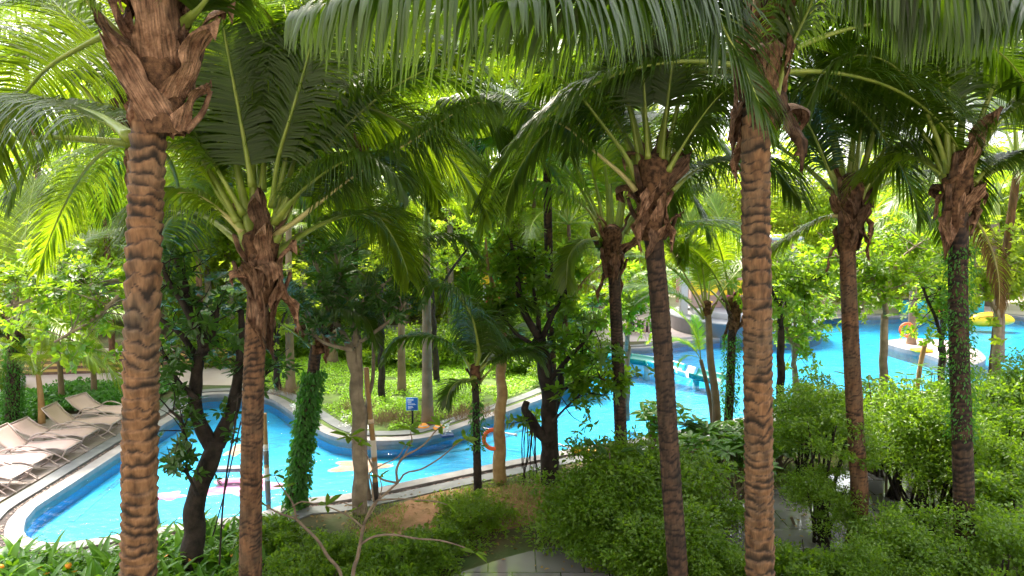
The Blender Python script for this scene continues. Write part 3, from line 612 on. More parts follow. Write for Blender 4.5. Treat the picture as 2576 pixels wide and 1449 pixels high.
# --- the nearest palms
palm('nearest and thickest tan palm trunk with torn brown sheaths above its scarred bark', [(372,372,6.0),(358,800,5.95),(348,1449,5.9)], .150, .134, M['bark_tan'], (395,-60,6.0), trunk_kw=dict(spacing=.105, dark=.44, amp=.026, sides=44, step=.014), shn=26, core=(-1.25, .5), shr=.16,
     dirs=[(100,66,1),(60,48,1),(130,48,1),(20,66,1),(160,82,1),(-20,48,1),(200,48,1),(85,28,1)], sh_kw=dict(sc=.95, hang=.4),
     heroes=[([(345,130,6),(290,77,5.9),(240,25,5.8),(190,-25,5.7),(90,-60,5.5),(-60,-20,5.4),(-200,80,5.3)], K(droop=1.1, Lmax=.9, roll=.3)),
             ([(330,345,6.15),(285,312,6.4),(233,283,6.8),(150,262,7.2),(80,260,7.6),(-10,290,8),(-80,350,8.3)], K(droop=1.9, Lmax=1.0, pet=.12)),
             ([(330,60,6.3),(220,110,7),(110,180,7.6),(20,300,8),(-40,440,8.3)], K(droop=.8, Lmax=1.0, roll=-.6, mleaf=M['frond_lit'])),
             ([(460,60,6),(500,20,5.9),(560,-60,5.9),(640,-150,5.9)], K(droop=1.1))])
palm('second palm from the left, its bushy crown base wrapped in curled brown sheaths', [(648,760,9),(640,900,9),(632,1200,9.05),(630,1449,9.1)], .150, .125, M['bark_brown'], (655,600,9), trunk_kw=dict(spacing=.075, dark=.45, amp=.014, sides=34), shn=20, core=(-.80, .12), shr=.155,
     dirs=[(80,66,1),(110,48,1),(60,28,1),(140,28,1),(35,82,1),(150,82,1),(0,66,1),(180,66,1),(130,82,1)], sh_kw=dict(sc=.95, hang=.35),
     heroes=[([(690,590,9),(740,560,8.95),(790,520,8.9),(900,436,8.85),(1050,345,8.8),(1150,280,8.75),(1200,258,8.7),(1235,262,8.7)], K(droop=1.7, Lmax=1.05, pet=.24, a0=80, a1=45, n=110, mstalk=M['stalk_dry'])),
             ([(610,585,9),(570,545,9),(520,505,9),(470,485,9),(425,490,9),(370,520,9.1),(330,570,9.2)], K(droop=1.8, Lmax=.8, pet=.15, n=90, mleaf=M['frond_lit'], mstalk=M['stalk_dry'])),
             ([(612,540,9),(560,450,8.9),(500,350,8.9),(430,260,8.9),(340,200,8.9),(240,190,8.9)], K(droop=1.0, pet=.2)),
             ([(635,470,8.9),(612,340,8.8),(590,220,8.7),(566,90,8.6),(550,-20,8.5),(530,-140,8.3)], K(droop=.35, side0=(1,.2,.0), Lmax=.95, pet=.1, a0=80, a1=60, vee=.02)),
             ([(660,480,9.1),(668,300,9.3),(665,120,9.5),(640,-60,9.8)], K(droop=.4, side0=(1,-.3,0), pet=.12, a0=75, a1=50)),
             ([(685,520,9),(700,400,8.8),(735,280,8.6),(775,140,8.5),(805,0,8.3),(820,-120,8.2)], K(droop=1.5, pet=.22, roll=1.1)),
             ([(700,540,9),(760,430,9.2),(840,330,9.3),(960,230,9.5),(1080,190,9.7),(1180,220,9.8)], K(droop=1.0, roll=.35)),
             ([(600,560,9),(540,470,9.1),(495,350,9.3),(480,250,9.5),(440,150,9.8)], K(droop=.9, roll=-.4, mleaf=M['frond_lit'])),
             ([(690,560,8.9),(770,470,8.6),(880,400,8.3),(960,410,8.1),(1010,470,8.0)], K(droop=1.6, Lmax=.9))])
palm('tall straight tan palm trunk right of centre, its top hidden behind a hanging frond', [(1902,330,7.5),(1905,800,7.5),(1912,1449,7.5)], .155, .142, M['bark_tan'], (1925,0,7.5), trunk_kw=dict(spacing=.10, dark=.50, amp=.022, sides=40, step=.016, dsz=1.1), shn=20, core=(-1.3, .4), shr=.165,
     dirs=[(90,66,1),(60,48,1),(120,48,1),(30,66,1),(150,66,1),(100,28,1),(10,82,1),(170,82,1)], sh_kw=dict(hang=.6, sc=.95),
     heroes=[([(1940,-60,7.4),(1860,-150,6.8),(1780,-60,6.3),(1810,50,6.1),(1860,150,6.0),(1905,250,5.9),(1935,330,5.9)], K(droop=1.2, Lmax=.75, roll=-.2)),
             ([(1900,-60,7.3),(1800,-90,6.6),(1620,-70,6.0),(1420,-50,5.5),(1200,-50,5.2),(960,-30,5.0),(760,30,5.0)], K(droop=4, Lmax=1.15, n=125, Wd=.042, a0=85, a1=60, vee=0)),
             ([(1900,-90,7.3),(1800,-130,6.4),(1640,-70,5.6),(1500,-30,5.0),(1380,-20,4.6),(1280,0,4.4)], K(droop=4, Lmax=.95, n=110, Wd=.05, a0=85, a1=60, vee=0)),
             ([(1920,-60,7.1),(1780,-200,6.0),(1560,-230,5.4),(1380,-170,5.0),(1250,-70,4.8)], K(droop=3.0, Lmax=1.0, n=90, Wd=.05)),
             ([(1965,-40,7.4),(2060,-110,7.2),(2200,-90,7.0),(2360,-50,6.9),(2560,20,6.8)], K(droop=4, Lmax=1.0, n=125, Wd=.042, a0=85, a1=60, vee=0)),
             ([(1965,-60,7.2),(2080,-150,6.4),(2250,-130,6.0),(2450,-80,5.9),(2620,20,5.4)], K(droop=4, Lmax=1.1, n=120, Wd=.05, a0=85, a1=60, vee=0)),
             ([(1950,240,7.45),(1985,130,7.4),(2030,30,7.3),(2080,-80,7.2),(2160,-180,7.1)], K(droop=1.0)),
             ([(1890,-20,7.7),(1700,-100,8.3),(1500,-110,8.8),(1300,-20,9.2),(1180,120,9.4)], K(droop=1.8, Lmax=1.0))])
palm('dark leaning palm right of centre with upright green stalks rising from a ragged crown base', [(1645,600,10.5),(1662,800,10.4),(1688,1200,10.2),(1706,1449,10.1)], .150, .135, M['bark_dark'], (1642,440,10.5), trunk_kw=dict(spacing=.085, dark=.45, amp=.012, sides=32), shn=18, core=(-.95, .3), shr=.165,
     dirs=[(85,66,1),(60,82,1),(110,48,1),(70,28,1),(20,66,1),(140,66,1),(0,82,1),(175,82,1),(120,82,1)], sh_kw=dict(hang=.45),
     heroes=[([(1605,460,10.5),(1568,383,10.4),(1510,305,10.3),(1448,230,10.2),(1341,143,10.1),(1225,65,10),(1120,40,9.9),(1030,70,9.8)], K(droop=1.4, Lmax=1.05, n=110, pet=.15)),
             ([(1615,440,10.5),(1585,377,10.7),(1545,300,10.9),(1505,245,11),(1440,175,11.2),(1350,120,11.5),(1240,120,11.7)], K(droop=1.1, Lmax=1.0, mleaf=M['frond_lit'])),
             ([(1600,480,10.5),(1565,440,10.5),(1491,377,10.5),(1425,320,10.5),(1325,273,10.6),(1241,247,10.7),(1130,250,10.8)], K(droop=1.7, Lmax=.95, pet=.25, mstalk=M['stalk_dry'])),
             ([(1630,400,10.4),(1622,250,10.3),(1612,100,10.2),(1600,-60,10)], K(droop=.5, side0=(1,.3,0), pet=.3, a0=70)),
             ([(1665,400,10.4),(1680,250,10.3),(1700,100,10.1),(1730,-60,9.9)], K(droop=.8, side0=(1,-.2,0), pet=.3)),
             ([(1690,480,10.6),(1735,440,10.7),(1790,412,10.8),(1870,400,11),(1950,425,11.2),(2010,500,11.4)], K(droop=2.0, Lmax=1.05, n=120, pet=.1, a0=80)),
             ([(1680,430,10.4),(1740,330,10.2),(1800,250,10.0),(1850,210,9.9)], K(droop=1.3, Lmax=.9))])
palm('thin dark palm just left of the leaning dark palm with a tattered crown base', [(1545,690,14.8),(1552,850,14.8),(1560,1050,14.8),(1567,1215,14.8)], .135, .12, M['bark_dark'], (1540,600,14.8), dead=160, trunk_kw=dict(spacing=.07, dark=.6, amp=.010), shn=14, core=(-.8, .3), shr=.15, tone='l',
     dirs=[(80,66,1),(45,48,1),(10,28,.9),(110,82,1),(150,66,1),(60,66,1),(20,82,1),(170,82,1)], sh_kw=dict(hang=.4, sc=.95),
     heroes=[([(1515,590,14.8),(1480,530,14.7),(1430,490,14.6),(1360,465,14.5),(1290,470,14.4),(1235,520,14.4),(1215,590,14.4)], K(droop=2.1, Lmax=1.05, mleaf=M['frond_lit'], n=110)),
             ([(1520,570,14.8),(1470,470,14.9),(1420,380,15),(1340,330,15.2),(1240,350,15.4)], K(droop=1.2, mleaf=M['frond_lit'])),
             ([(1500,600,14.7),(1460,610,14.4),(1430,650,14.2),(1425,720,14.1)], K(droop=1.0, Lmax=.6, mleaf=M['frond_lit'])),
             ([(1575,590,14.8),(1610,530,14.8),(1660,480,14.8),(1740,470,14.8)], K(droop=1.2))])
palm('ringed brown palm trunk right of the tall tan palm leaning slightly right at its foot', [(2132,620,12),(2138,800,12),(2152,1080,12),(2162,1250,12),(2150,1400,12.1)], .150, .122, M['bark_brown'], (2140,480,12), trunk_kw=dict(spacing=.062, dark=.35, amp=.008), shn=16, core=(-1.0, .3), shr=.15,
     dirs=[(90,66,1),(60,48,1),(30,28,.9),(120,82,1),(150,48,1),(75,82,1),(0,66,.9),(175,66,1),(130,82,1),(30,82,1)], sh_kw=dict(hang=.5),
     heroes=[([(2115,500,12),(2085,430,11.9),(2050,345,11.8),(2010,280,11.7),(1950,240,11.6),(1880,260,11.5)], K(droop=1.5)),
             ([(2110,545,12),(2094,543,12),(2060,556,12.1),(2017,578,12.2),(1975,605,12.3),(1944,632,12.4),(1915,680,12.5)], K(droop=1.5, Lmax=.75, pet=.08, mleaf=M['frond_lit'], mstalk=M['stalk_dry'], n=100, a0=85)),
             ([(2165,500,12),(2205,430,11.9),(2250,380,11.8),(2320,370,11.7),(2390,420,11.6)], K(droop=1.5)),
             ([(2150,440,12.1),(2170,300,12.2),(2200,180,12.4),(2260,60,12.6)], K(droop=.8, side0=(1,0,0)))])
p11, o11 = palm('dark palm at the far right with creeper climbing its trunk and drooping sheaths', [(2412,580,11),(2410,760,11),(2420,1100,10.9),(2432,1449,10.8)], .155, .13, M['bark_dark'], (2410,430,11), dead=20, trunk_kw=dict(spacing=.085, dark=.65, amp=.010, dsz=1.2), shn=16, core=(-.85, .3), shr=.15,
     dirs=[(90,66,1),(45,48,1),(120,48,1),(10,28,1),(70,82,1),(155,66,1),(10,66,1),(180,82,1),(110,82,1),(30,82,1)], sh_kw=dict(hang=.65, sc=1.05),
     heroes=[([(2385,430,11),(2350,330,10.9),(2310,240,10.8),(2240,160,10.7),(2150,140,10.6),(2070,190,10.5),(2020,290,10.4)], K(droop=1.5, n=110)),
             ([(2400,400,11),(2390,250,11),(2370,110,11),(2340,-40,11)], K(droop=.8, side0=(1,.3,0))),
             ([(2440,430,11),(2480,350,10.9),(2530,290,10.8),(2600,250,10.7),(2700,260,10.6)], K(droop=1.4)),
             ([(2450,460,11),(2500,410,11),(2560,390,11),(2640,420,11)], K(droop=1.6, Lmax=.8)),
             ([(2370,440,11.1),(2300,400,11.4),(2230,420,11.7),(2180,480,12)], K(droop=1.4, mleaf=M['frond_lit']))])

def creeper(palm_, P, r, n, L, m, label=None, shag=.02, down=.8):
    mb = MB(); C = spline(np.array(P), 200); k = rng.integers(0, 199, n); a = rng.random(n) * 2 * np.pi
    c = C[k] + (C[k + 1] - C[k]) * rng.random(n)[:, None]; rr = r * (1 + .25 * noise(np.c_[c * 3], 2)) + rng.random(n) * shag
    O = np.stack([np.cos(a), np.sin(a), 0 * a], 1); p = c + O * rr[:, None]
    D = nrm(O * .6 + np.array([0, 0, -down]) + rng.normal(0, .35, (n, 3))); p = p + rng.normal(0, .03, (n, 3)); Ls = L * rng.uniform(.4, 1.3, n); leaves(mb, p, D, O + rng.normal(0, .7, (n, 3)), Ls, Ls * .45, .2)
    o = mb.obj('creeper', m, palm_)
    if label: o['label'] = label
    return o
b11 = np.array(p11.location)
creeper(p11, [at(2412,620,11) - b11, at(2410,760,11) - b11, at(2420,1100,10.9) - b11], .14, 2400, .055, M['ivy'], shag=.05)

for (pp, c, lab, nf) in [([(352,500,9.2),(348,900,9.2),(345,1300,9.3)], (352,300,9.2), 'palm hidden behind the nearest trunk', 20),
                     ([(650,500,12.5),(645,900,12.5),(636,1280,12.5)], (652,200,12.5), 'taller palm directly behind the second palm from the left', 22),
                     ([(1904,500,10.2),(1906,900,10.2),(1910,1300,10.2)], (1903,120,10.2), 'palm hidden behind the tall tan trunk with its crown in the canopy', 22),
                     ([(1380,620,16.2),(1388,900,16.2),(1392,1100,16.2)], (1375,330,16.2), 'dark palm rising behind the centre black tree', 22),
                     ([(890,650,15.2),(898,900,15.2),(904,1100,15.2)], (900,330,15.2), 'palm rising behind the fluted trunk at the centre left', 21)]:
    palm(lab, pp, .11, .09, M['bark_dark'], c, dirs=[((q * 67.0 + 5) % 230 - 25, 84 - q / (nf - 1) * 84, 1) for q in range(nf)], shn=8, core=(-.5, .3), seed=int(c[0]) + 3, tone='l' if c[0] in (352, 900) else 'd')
# ivy palm with leaning shaggy trunk
p_iv, o_iv = palm('leaning palm trunk shaggy with green creeper standing at the near pool edge', [(792,900,13.6),(785,960,13.6),(765,1100,13.6),(748,1220,13.7),(742,1300,13.8)], .13, .11, M['bark_dark'], (798,850,13.6), shn=6, core=(-.3, .3), shr=.13,
     dirs=[(90,66,.7),(140,48,.7),(200,48,.6),(60,82,.7),(250,66,.6)],
     heroes=[([(810,840,13.6),(850,790,13.5),(935,700,13.3),(1000,640,13.2),(1058,606,13.1),(1141,596,13),(1201,643,12.9)], K(droop=1.5, Lmax=.85, pet=.3, n=100)),
             ([(790,850,13.6),(760,780,13.4),(730,720,13.3),(700,690,13.2),(670,720,13.1)], K(droop=1.6, Lmax=.8)),
             ([(805,850,13.5),(830,800,13.2),(870,780,13),(920,800,12.8),(950,860,12.7)], K(droop=1.3, Lmax=.7))])
bi = np.array(p_iv.location)
creeper(p_iv, [at(792,930,13.6) - bi, at(785,960,13.6) - bi, at(765,1100,13.6) - bi, at(748,1220,13.7) - bi, at(742,1300,13.8) - bi], .09, 5200, .10, M['ivy'], shag=.11, down=1.0)
# small black palm at the pool edge with big arching fronds
p4, o4 = palm('small black stemmed palm on the near bank with wide drooping dark fronds', [(1197,1010,14.2),(1200,1150,14.2),(1203,1280,14.2)], .085, .07, M['bark_black'], (1195,945,14.2), shn=4, core=(-.15, .25), shr=.09, trunk_kw=dict(flare=.1),
     dirs=[(80,82,.5),(60,48,.6),(20,48,.55)], sh_kw=dict(sc=.4),
     heroes=[([(1193,935,14.2),(1205,900,14.1),(1200,850,14),(1185,790,13.9),(1150,740,13.8),(1100,718,13.7),(1040,722,13.6),(980,750,13.5),(940,810,13.4)], K(droop=1.9, Lmax=1.25, n=150, pet=.12, a0=80)),
             ([(1190,940,14.2),(1160,890,14),(1110,855,13.8),(1050,845,13.6),(1000,860,13.5),(965,905,13.4)], K(droop=1.5, Lmax=.6, n=90)),
             ([(1200,935,14.2),(1240,905,14.1),(1290,885,14),(1340,890,13.9),(1370,930,13.9)], K(droop=1.4, Lmax=.55)),
             ([(1192,950,14.1),(1175,960,13.8),(1150,962,13.6),(1130,985,13.4),(1122,1020,13.3)], K(droop=.8, Lmax=.5, n=60, pet=.1)),
             ([(1197,935,14.2),(1215,870,14.3),(1240,800,14.5),(1290,760,14.7),(1340,780,14.9)], K(droop=1.2, Lmax=.8)),
             ([(1200,940,14.3),(1225,900,14.6),(1262,860,14.9),(1310,850,15.2)], K(droop=1.0, Lmax=.6))])
b4 = np.array(p4.location); creeper(p4, [at(1198,1010,14.2) - b4, at(1202,1130,14.2) - b4], .08, 500, .07, M['ivy'], shag=.05)
# pale slim palm and its ivy neighbour by the pool
palm('slim pale trunked palm at the water edge beside the turquoise slide', [(1782,800,17.8),(1787,900,17.8),(1800,1000,17.8),(1803,1090,17.9)], .11, .075, M['bark_pale'], (1778,785,17.8), shn=2, core=(-.1, .3), shr=.08, tone='l', trunk_kw=dict(amp=.004, dark=.05, spacing=.13),
     dirs=[(180,66,.62),(160,48,.6),(20,66,.6),(90,82,.6),(120,82,.6),(60,66,.55),(200,48,.5)], sh_kw=dict(sc=.4),
     heroes=[([(1778,780,17.8),(1740,720,17.7),(1700,650,17.6),(1670,600,17.5),(1630,590,17.4)], K(droop=.9, Lmax=.6, mleaf=M['frond_lit'], mstalk=M['stalk_dry'], pet=.45))])
pv, ov = palm('narrow palm with creeper covered stem between the pale palm and the tall tan trunk', [(1842,830,18.3),(1838,950,18.3),(1833,1045,18.4)], .12, .10, M['bark_dark'], (1848,770,18.3), shn=8, core=(-.6, .3), shr=.15, tone='l',
     dirs=[(100,82,.7),(60,66,.7),(150,66,.75),(200,66,.7),(10,48,.7),(130,48,.7)], sh_kw=dict(sc=.7),
     heroes=[([(1835,740,18.2),(1820,660,18),(1800,600,17.8),(1770,570,17.6),(1735,590,17.5),(1720,650,17.4)], K(droop=1.4, Lmax=.9, pet=.3, mleaf=M['frond_lit']))])
bv = np.array(pv.location); creeper(pv, [at(1841,840,18.3) - bv, at(1838,950,18.3) - bv, at(1833,1045,18.4) - bv], .15, 1500, .07, M['ivy'], shag=.05)
# lime sapling by the slide
p = thing('young_palm', 'lime yellow young palm plume beside the pale slim trunk', 'young palm', colm(1763, 18.4, 0)); org = at(1763,905,18.4) - np.array(p.location)
mb = MB(); tube(mb, spline([(0.35, 0, -.05), (.2, 0, org[2] * .5), tuple(org)], 12), np.linspace(.07, .05, 12), 8); mb.obj('stem', M['bark_pale'], p)
for az, e, s_ in [(170, 82, 1.1), (185, 60, 1.0), (160, 60, .9), (200, 35, .6), (90, 82, .9), (140, 60, .8)]: put_frond(p, org, az, e, s_, 'y')
# left background palms
pl, ol = palm('mossy dark green palm trunk at the far left edge behind the loungers', [(38,850,19),(33,960,19),(30,1070,19.1)], .17, .15, M['bark_dark'], (40,800,19), shn=5, core=(-.3, .3), shr=.16, tone='l',
     dirs=[(0,28,.9),(30,48,.9),(-20,6,.85),(60,66,.9),(180,28,.8),(90,82,.9),(320,28,.85),(340,48,.8)])
bl = np.array(pl.location); creeper(pl, [at(38,850,19) - bl, at(33,960,19) - bl, at(31,1065,19.1) - bl], .17, 2600, .07, M['ivy'], shag=.04)
for (x, yb, Y, lab, hh, s_) in [(105,1062,19.3,'young palm tied to a brown bamboo prop in the bed behind the loungers',1.5,.62),(155,1005,21.5,'young palm with a pale split stem behind the bamboo propped one',1.7,.7),(237,990,22.4,'young palm with an orange peeling stem near the striped wall',1.9,.75)]:
    b0 = colm(x, Y, 0); p = thing('young_palm', lab, 'young palm', b0)
    mb = MB(); tube(mb, spline([(0, 0, -.05), (.03, 0, hh * .5), (0, 0, hh)], 10), np.linspace(.10, .06, 10), 10); mb.obj('stem', M['bark_pale'] if x != 105 else M['bamboo'], p)
    for q in range(7): put_frond(p, (0, 0, hh - .1), q * 137.5 + x, [82, 66, 66, 48, 48, 28, 28][q], s_, 'l')
# background palms: fill the canopy
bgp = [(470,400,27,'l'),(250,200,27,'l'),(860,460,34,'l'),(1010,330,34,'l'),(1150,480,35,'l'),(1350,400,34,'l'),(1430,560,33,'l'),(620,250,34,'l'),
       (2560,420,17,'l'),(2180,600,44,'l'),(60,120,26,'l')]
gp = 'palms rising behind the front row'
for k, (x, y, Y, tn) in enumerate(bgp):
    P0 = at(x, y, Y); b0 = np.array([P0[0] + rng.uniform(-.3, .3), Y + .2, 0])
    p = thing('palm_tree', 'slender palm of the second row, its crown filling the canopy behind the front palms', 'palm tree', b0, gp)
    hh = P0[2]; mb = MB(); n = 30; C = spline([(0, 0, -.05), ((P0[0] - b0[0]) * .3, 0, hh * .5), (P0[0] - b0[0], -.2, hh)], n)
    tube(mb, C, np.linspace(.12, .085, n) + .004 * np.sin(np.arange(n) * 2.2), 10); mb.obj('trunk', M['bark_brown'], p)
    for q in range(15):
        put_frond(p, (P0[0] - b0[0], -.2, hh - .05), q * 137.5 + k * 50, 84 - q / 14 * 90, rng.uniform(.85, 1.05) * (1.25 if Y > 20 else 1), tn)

# royal palms (bottle trunks) in the island
def royal(x, yb, w, ytop, label, cr=True):
    b0 = gr(x, yb); Y = b0[1]; r = w / 1800 * Y / 2; top = at(x + rng.uniform(-6, 6), ytop, Y) - b0
    p = thing('royal_palm', label, 'palm tree', b0); h = top[2]
    zz = np.linspace(-.05, h, 60); rad = r * np.interp(zz, [0, .25, .9, h], [1.35, 1.15, 1.0, .62]); C = np.stack([top[0] * (zz / h) ** 2, 0 * zz, zz], 1)
    mb = MB(); tube(mb, C, rad * (1 + .015 * np.sin(zz * 30)), 16); mb.obj('trunk', M['bark_pale'], p)
    mb = MB(); zz = np.linspace(0, .9, 12); tube(mb, np.stack([0 * zz + top[0], 0 * zz, h - .01 + zz], 1), r * np.interp(zz, [0, .2, .9], [.7, .85, .3]), 12); mb.obj('crown_shaft', M['stalk'], p)
    for q in range(7): put_frond(p, (top[0], 0, h + .8), q * 137.5 + x, 80 - q * 9, .75, 'l')
    return p
royal(1076,1068,28,600,'bottle trunked royal palm right beside the blue sign'); royal(1011,985,20,580,'slim royal palm behind and left of the sign palm'); royal(732,985,22,560,'royal palm at the left end of the lime green bed')
royal(836,915,26,640,'pale royal palm at the back of the green bed behind the creeper palm'); royal(2292,870,20,600,'pale trunk at the far pool edge holding the distant life ring'); royal(2508,905,28,560,'pale trunked palm in front of the yellow raft')

# ------------------------------------------------------------------ broadleaf trees
def rosette(mb, c, ax, k, L, wd, spread=.9, n_up=.4):
    ax = nrm(np.array(ax, float)); ref = np.array([0, 0, 1.]) if abs(ax[2]) < .9 else np.array([1., 0, 0]); u = nrm(np.cross(ax, ref)); v = np.cross(ax, u)
    a = np.arange(k) * 2.4 + rng.random() * 6; d = ax * rng.uniform(.1, .6, k)[:, None] + spread * (np.cos(a)[:, None] * u + np.sin(a)[:, None] * v); d[:, 2] -= .1
    leaves(mb, np.repeat([c], k, 0) + d * .02, d, np.repeat([ax + np.array([0, 0, n_up])], k, 0) + rng.normal(0, .15, (k, 3)), L * rng.uniform(.7, 1.15, k), wd * rng.uniform(.8, 1.1, k))
def branchy(label, base, limbs, m_bark, m_leaf, twigs=14, ros=6, L=.16, wd=.07, tw_len=(.35, .9), name='leafy_tree', cat='tree', group=None, k=7, box_=None, n_box=0, seed=1, creep=None):
    """limbs: [(list of world pts, r0, r1, leafy 0..1)]"""
    t = thing(name, label, cat, base, group); b0 = np.array(base); rg = np.random.default_rng(seed)
    mb = MB(); lf = MB(); tw = MB()
    for (P, r0, r1, leafy) in limbs:
        P = np.array(P) - b0; n = max(10, int(len(P) * 7)); C = spline(P, n)
        wob = np.stack([noise(np.c_[C * 2.5], 1) - .5, noise(np.c_[C * 2.5], 2) - .5, 0 * C[:, 0]], 1) * min(r0, .1)
        C = C + wob; rad = np.linspace(r0, r1, n) * (1 + .18 * (noise(C * 5, 4) - .5)); tube(mb, C, rad, 12)
        if leafy:
            for q in range(int(twigs * leafy)):
                s = rg.uniform(.35, 1); i = int(s * (n - 1)); p0 = C[i]; d = nrm(rg.normal(size=3) + [0, 0, .5]); ln = rg.uniform(*tw_len)
                p1 = p0 + d * ln * .5 + [0, 0, .03]; p2 = p0 + d * ln + rg.normal(0, .08, 3)
                tc_ = spline([p0, p1, p2], 6); tube(tw, tc_, np.linspace(.012, .004, 6), 4, False)
                for w in range(ros):
                    j = rg.integers(2, 6); off = rg.normal(0, .09, 3) if w else np.zeros(3)
                    rosette(lf, tc_[j] + off, d + rg.normal(0, .5, 3) + [0, 0, .5], k, L, wd)
    mb.obj('trunk', m_bark, t); tw.n and stuff(tw.obj('twigs', m_bark, t))
    if lf.n: lf.obj('crown', m_leaf, t)
    return t
A_ = lambda pts, Y: [at(x, y, (Y if len(q) == 0 else q[0])) for (x, y, *q) in pts]
# black forked tree, left
bt = gr(480, 1500); bt[1] = 11
g0 = colm(482, 11, 0)
branchy('black barked forked tree rising between the two left palms in front of the pool', g0, [
    ([g0 - [0, 0, .1], at(484,1449,11), at(490,1300,11), at(520,1180,11), at(545,1110,11)], .19, .14, 0),
    (A_([(535,1130),(510,1080),(492,1010),(496,940),(515,870)], 11), .13, .08, .3),
    (A_([(515,870),(495,810),(470,740),(455,690),(440,640)], 11.1), .10, .045, .8),
    (A_([(515,870),(480,800),(445,740),(420,700),(405,660)], 10.9), .07, .03, .8),
    (A_([(520,880),(540,820),(545,780),(560,730)], 11), .05, .02, .7),
    (A_([(545,1120),(575,1060),(592,1000),(603,930),(606,860),(600,780)], 11.1), .13, .04, .8),
    (A_([(500,1010),(450,960),(430,920),(405,880)], 10.8), .05, .02, 1.0),
    (A_([(495,1160),(470,1120),(455,1060),(425,1030)], 10.7), .05, .018, 1.0),
    (A_([(500,1250),(465,1180),(440,1170),(415,1190)], 10.6), .03, .012, .8),
    (A_([(590,1010),(640,970),(680,930)], 10.9), .03, .012, .8),
    (A_([(498,900),(460,850),(440,830),(400,800)], 11.2), .06, .03, .5)],
    M['bark_black'], M['leaf_dark'], twigs=12, ros=3, L=.15, wd=.065, tw_len=(.25, .7), seed=5)
# black stump-like tree, centre right
g0 = colm(1385, 15, 0)
branchy('black barked tree with a stubby side limb standing in the middle of the near bank', g0, [
    ([g0 - [0, 0, .1], at(1386,1190,15), at(1382,1110,15), at(1385,1050,15), at(1378,960,15), at(1368,900,15), at(1352,850,15)], .21, .15, 0),
    (A_([(1385,1110),(1355,1085),(1335,1050),(1322,1030),(1325,1010)], 14.9), .13, .07, .15),
    (A_([(1352,850),(1325,800),(1305,740),(1298,680),(1290,600)], 15), .09, .03, 1),
    (A_([(1355,850),(1352,790),(1340,700),(1345,620)], 15.1), .06, .02, 1),
    (A_([(1365,850),(1390,790),(1420,720),(1430,640)], 15), .07, .02, 1),
    (A_([(1350,870),(1300,840),(1260,790),(1220,770)], 14.8), .05, .02, .9),
    (A_([(1385,960),(1430,900),(1470,860),(1510,800)], 14.8), .06, .02, 1),
    (A_([(1392,1040),(1410,960),(1418,880),(1425,760),(1420,660)], 15.4), .09, .04, .6),
    (A_([(1395,1000),(1450,960),(1500,950),(1550,970)], 14.5), .04, .015, .9),
    (A_([(1390,1060),(1440,1010),(1480,980)], 14.4), .03, .012, .8)],
    M['bark_black'], M['leaf_mid'], twigs=15, ros=4, L=.19, wd=.085, tw_len=(.3, .9), seed=8)
# rosette-leaved tree with fluted grey trunk
g0 = gr(905, 1292)
Yg = g0[1]
branchy('tree with a pale fluted trunk and glossy leaf rosettes left of the centre', g0, [
    ([g0 - [0, 0, .1], at(907,1200,Yg), at(903,1080,Yg), at(895,960,Yg), at(885,880,Yg)], .13, .10, 0),
    ([g0 + [.06, -.02, -.1], at(916,1180,Yg), at(913,1060,Yg), at(905,940,Yg), at(905,860,Yg)], .085, .06, 0),
    ([g0 + [-.09, .02, -.1], at(897,1180,Yg), at(893,1060,Yg), at(890,940,Yg), at(878,860,Yg)], .075, .05, 0),
    (A_([(885,880),(850,820),(820,760),(800,700),(790,640)], Yg), .07, .02, 1.1),
    (A_([(890,870),(900,800),(930,740),(960,720),(985,700)], Yg - .4), .06, .02, 1.2),
    (A_([(900,870),(880,780),(860,700),(840,620)], Yg + .3), .05, .02, 1),
    (A_([(905,860),(950,830),(1000,790),(1020,760)], Yg - .8), .04, .02, .8),
    (A_([(885,880),(840,870),(800,850),(770,800)], Yg - .7), .04, .02, .8)],
    M['bark_grey'], M['leaf_dark'], twigs=14, ros=3, L=.17, wd=.06, tw_len=(.2, .6), k=8, seed=12)
# trunk with the ring
g0 = gr(1258, 1214); Yr = g0[1]
branchy('pale tan tree trunk flaring at its foot with the orange life ring hung on it', g0, [
    ([g0 - [0, 0, .1], at(1258,1190,Yr), at(1257,1100,Yr), at(1262,1020,Yr), at(1263,900,Yr), at(1268,800,Yr)], .15, .09, 0),
    (A_([(1268,800),(1240,730),(1225,660),(1220,600)], Yr), .05, .02, 1), (A_([(1268,800),(1300,740),(1320,660)], Yr + .3), .05, .02, 1)],
    mat('tan_bark', (.40, .27, .13), .8, var=(.26, .16, .07), scale=6, bump=.6, bscale=30), M['leaf_mid'], twigs=12, ros=4, L=.16, wd=.07, seed=15)
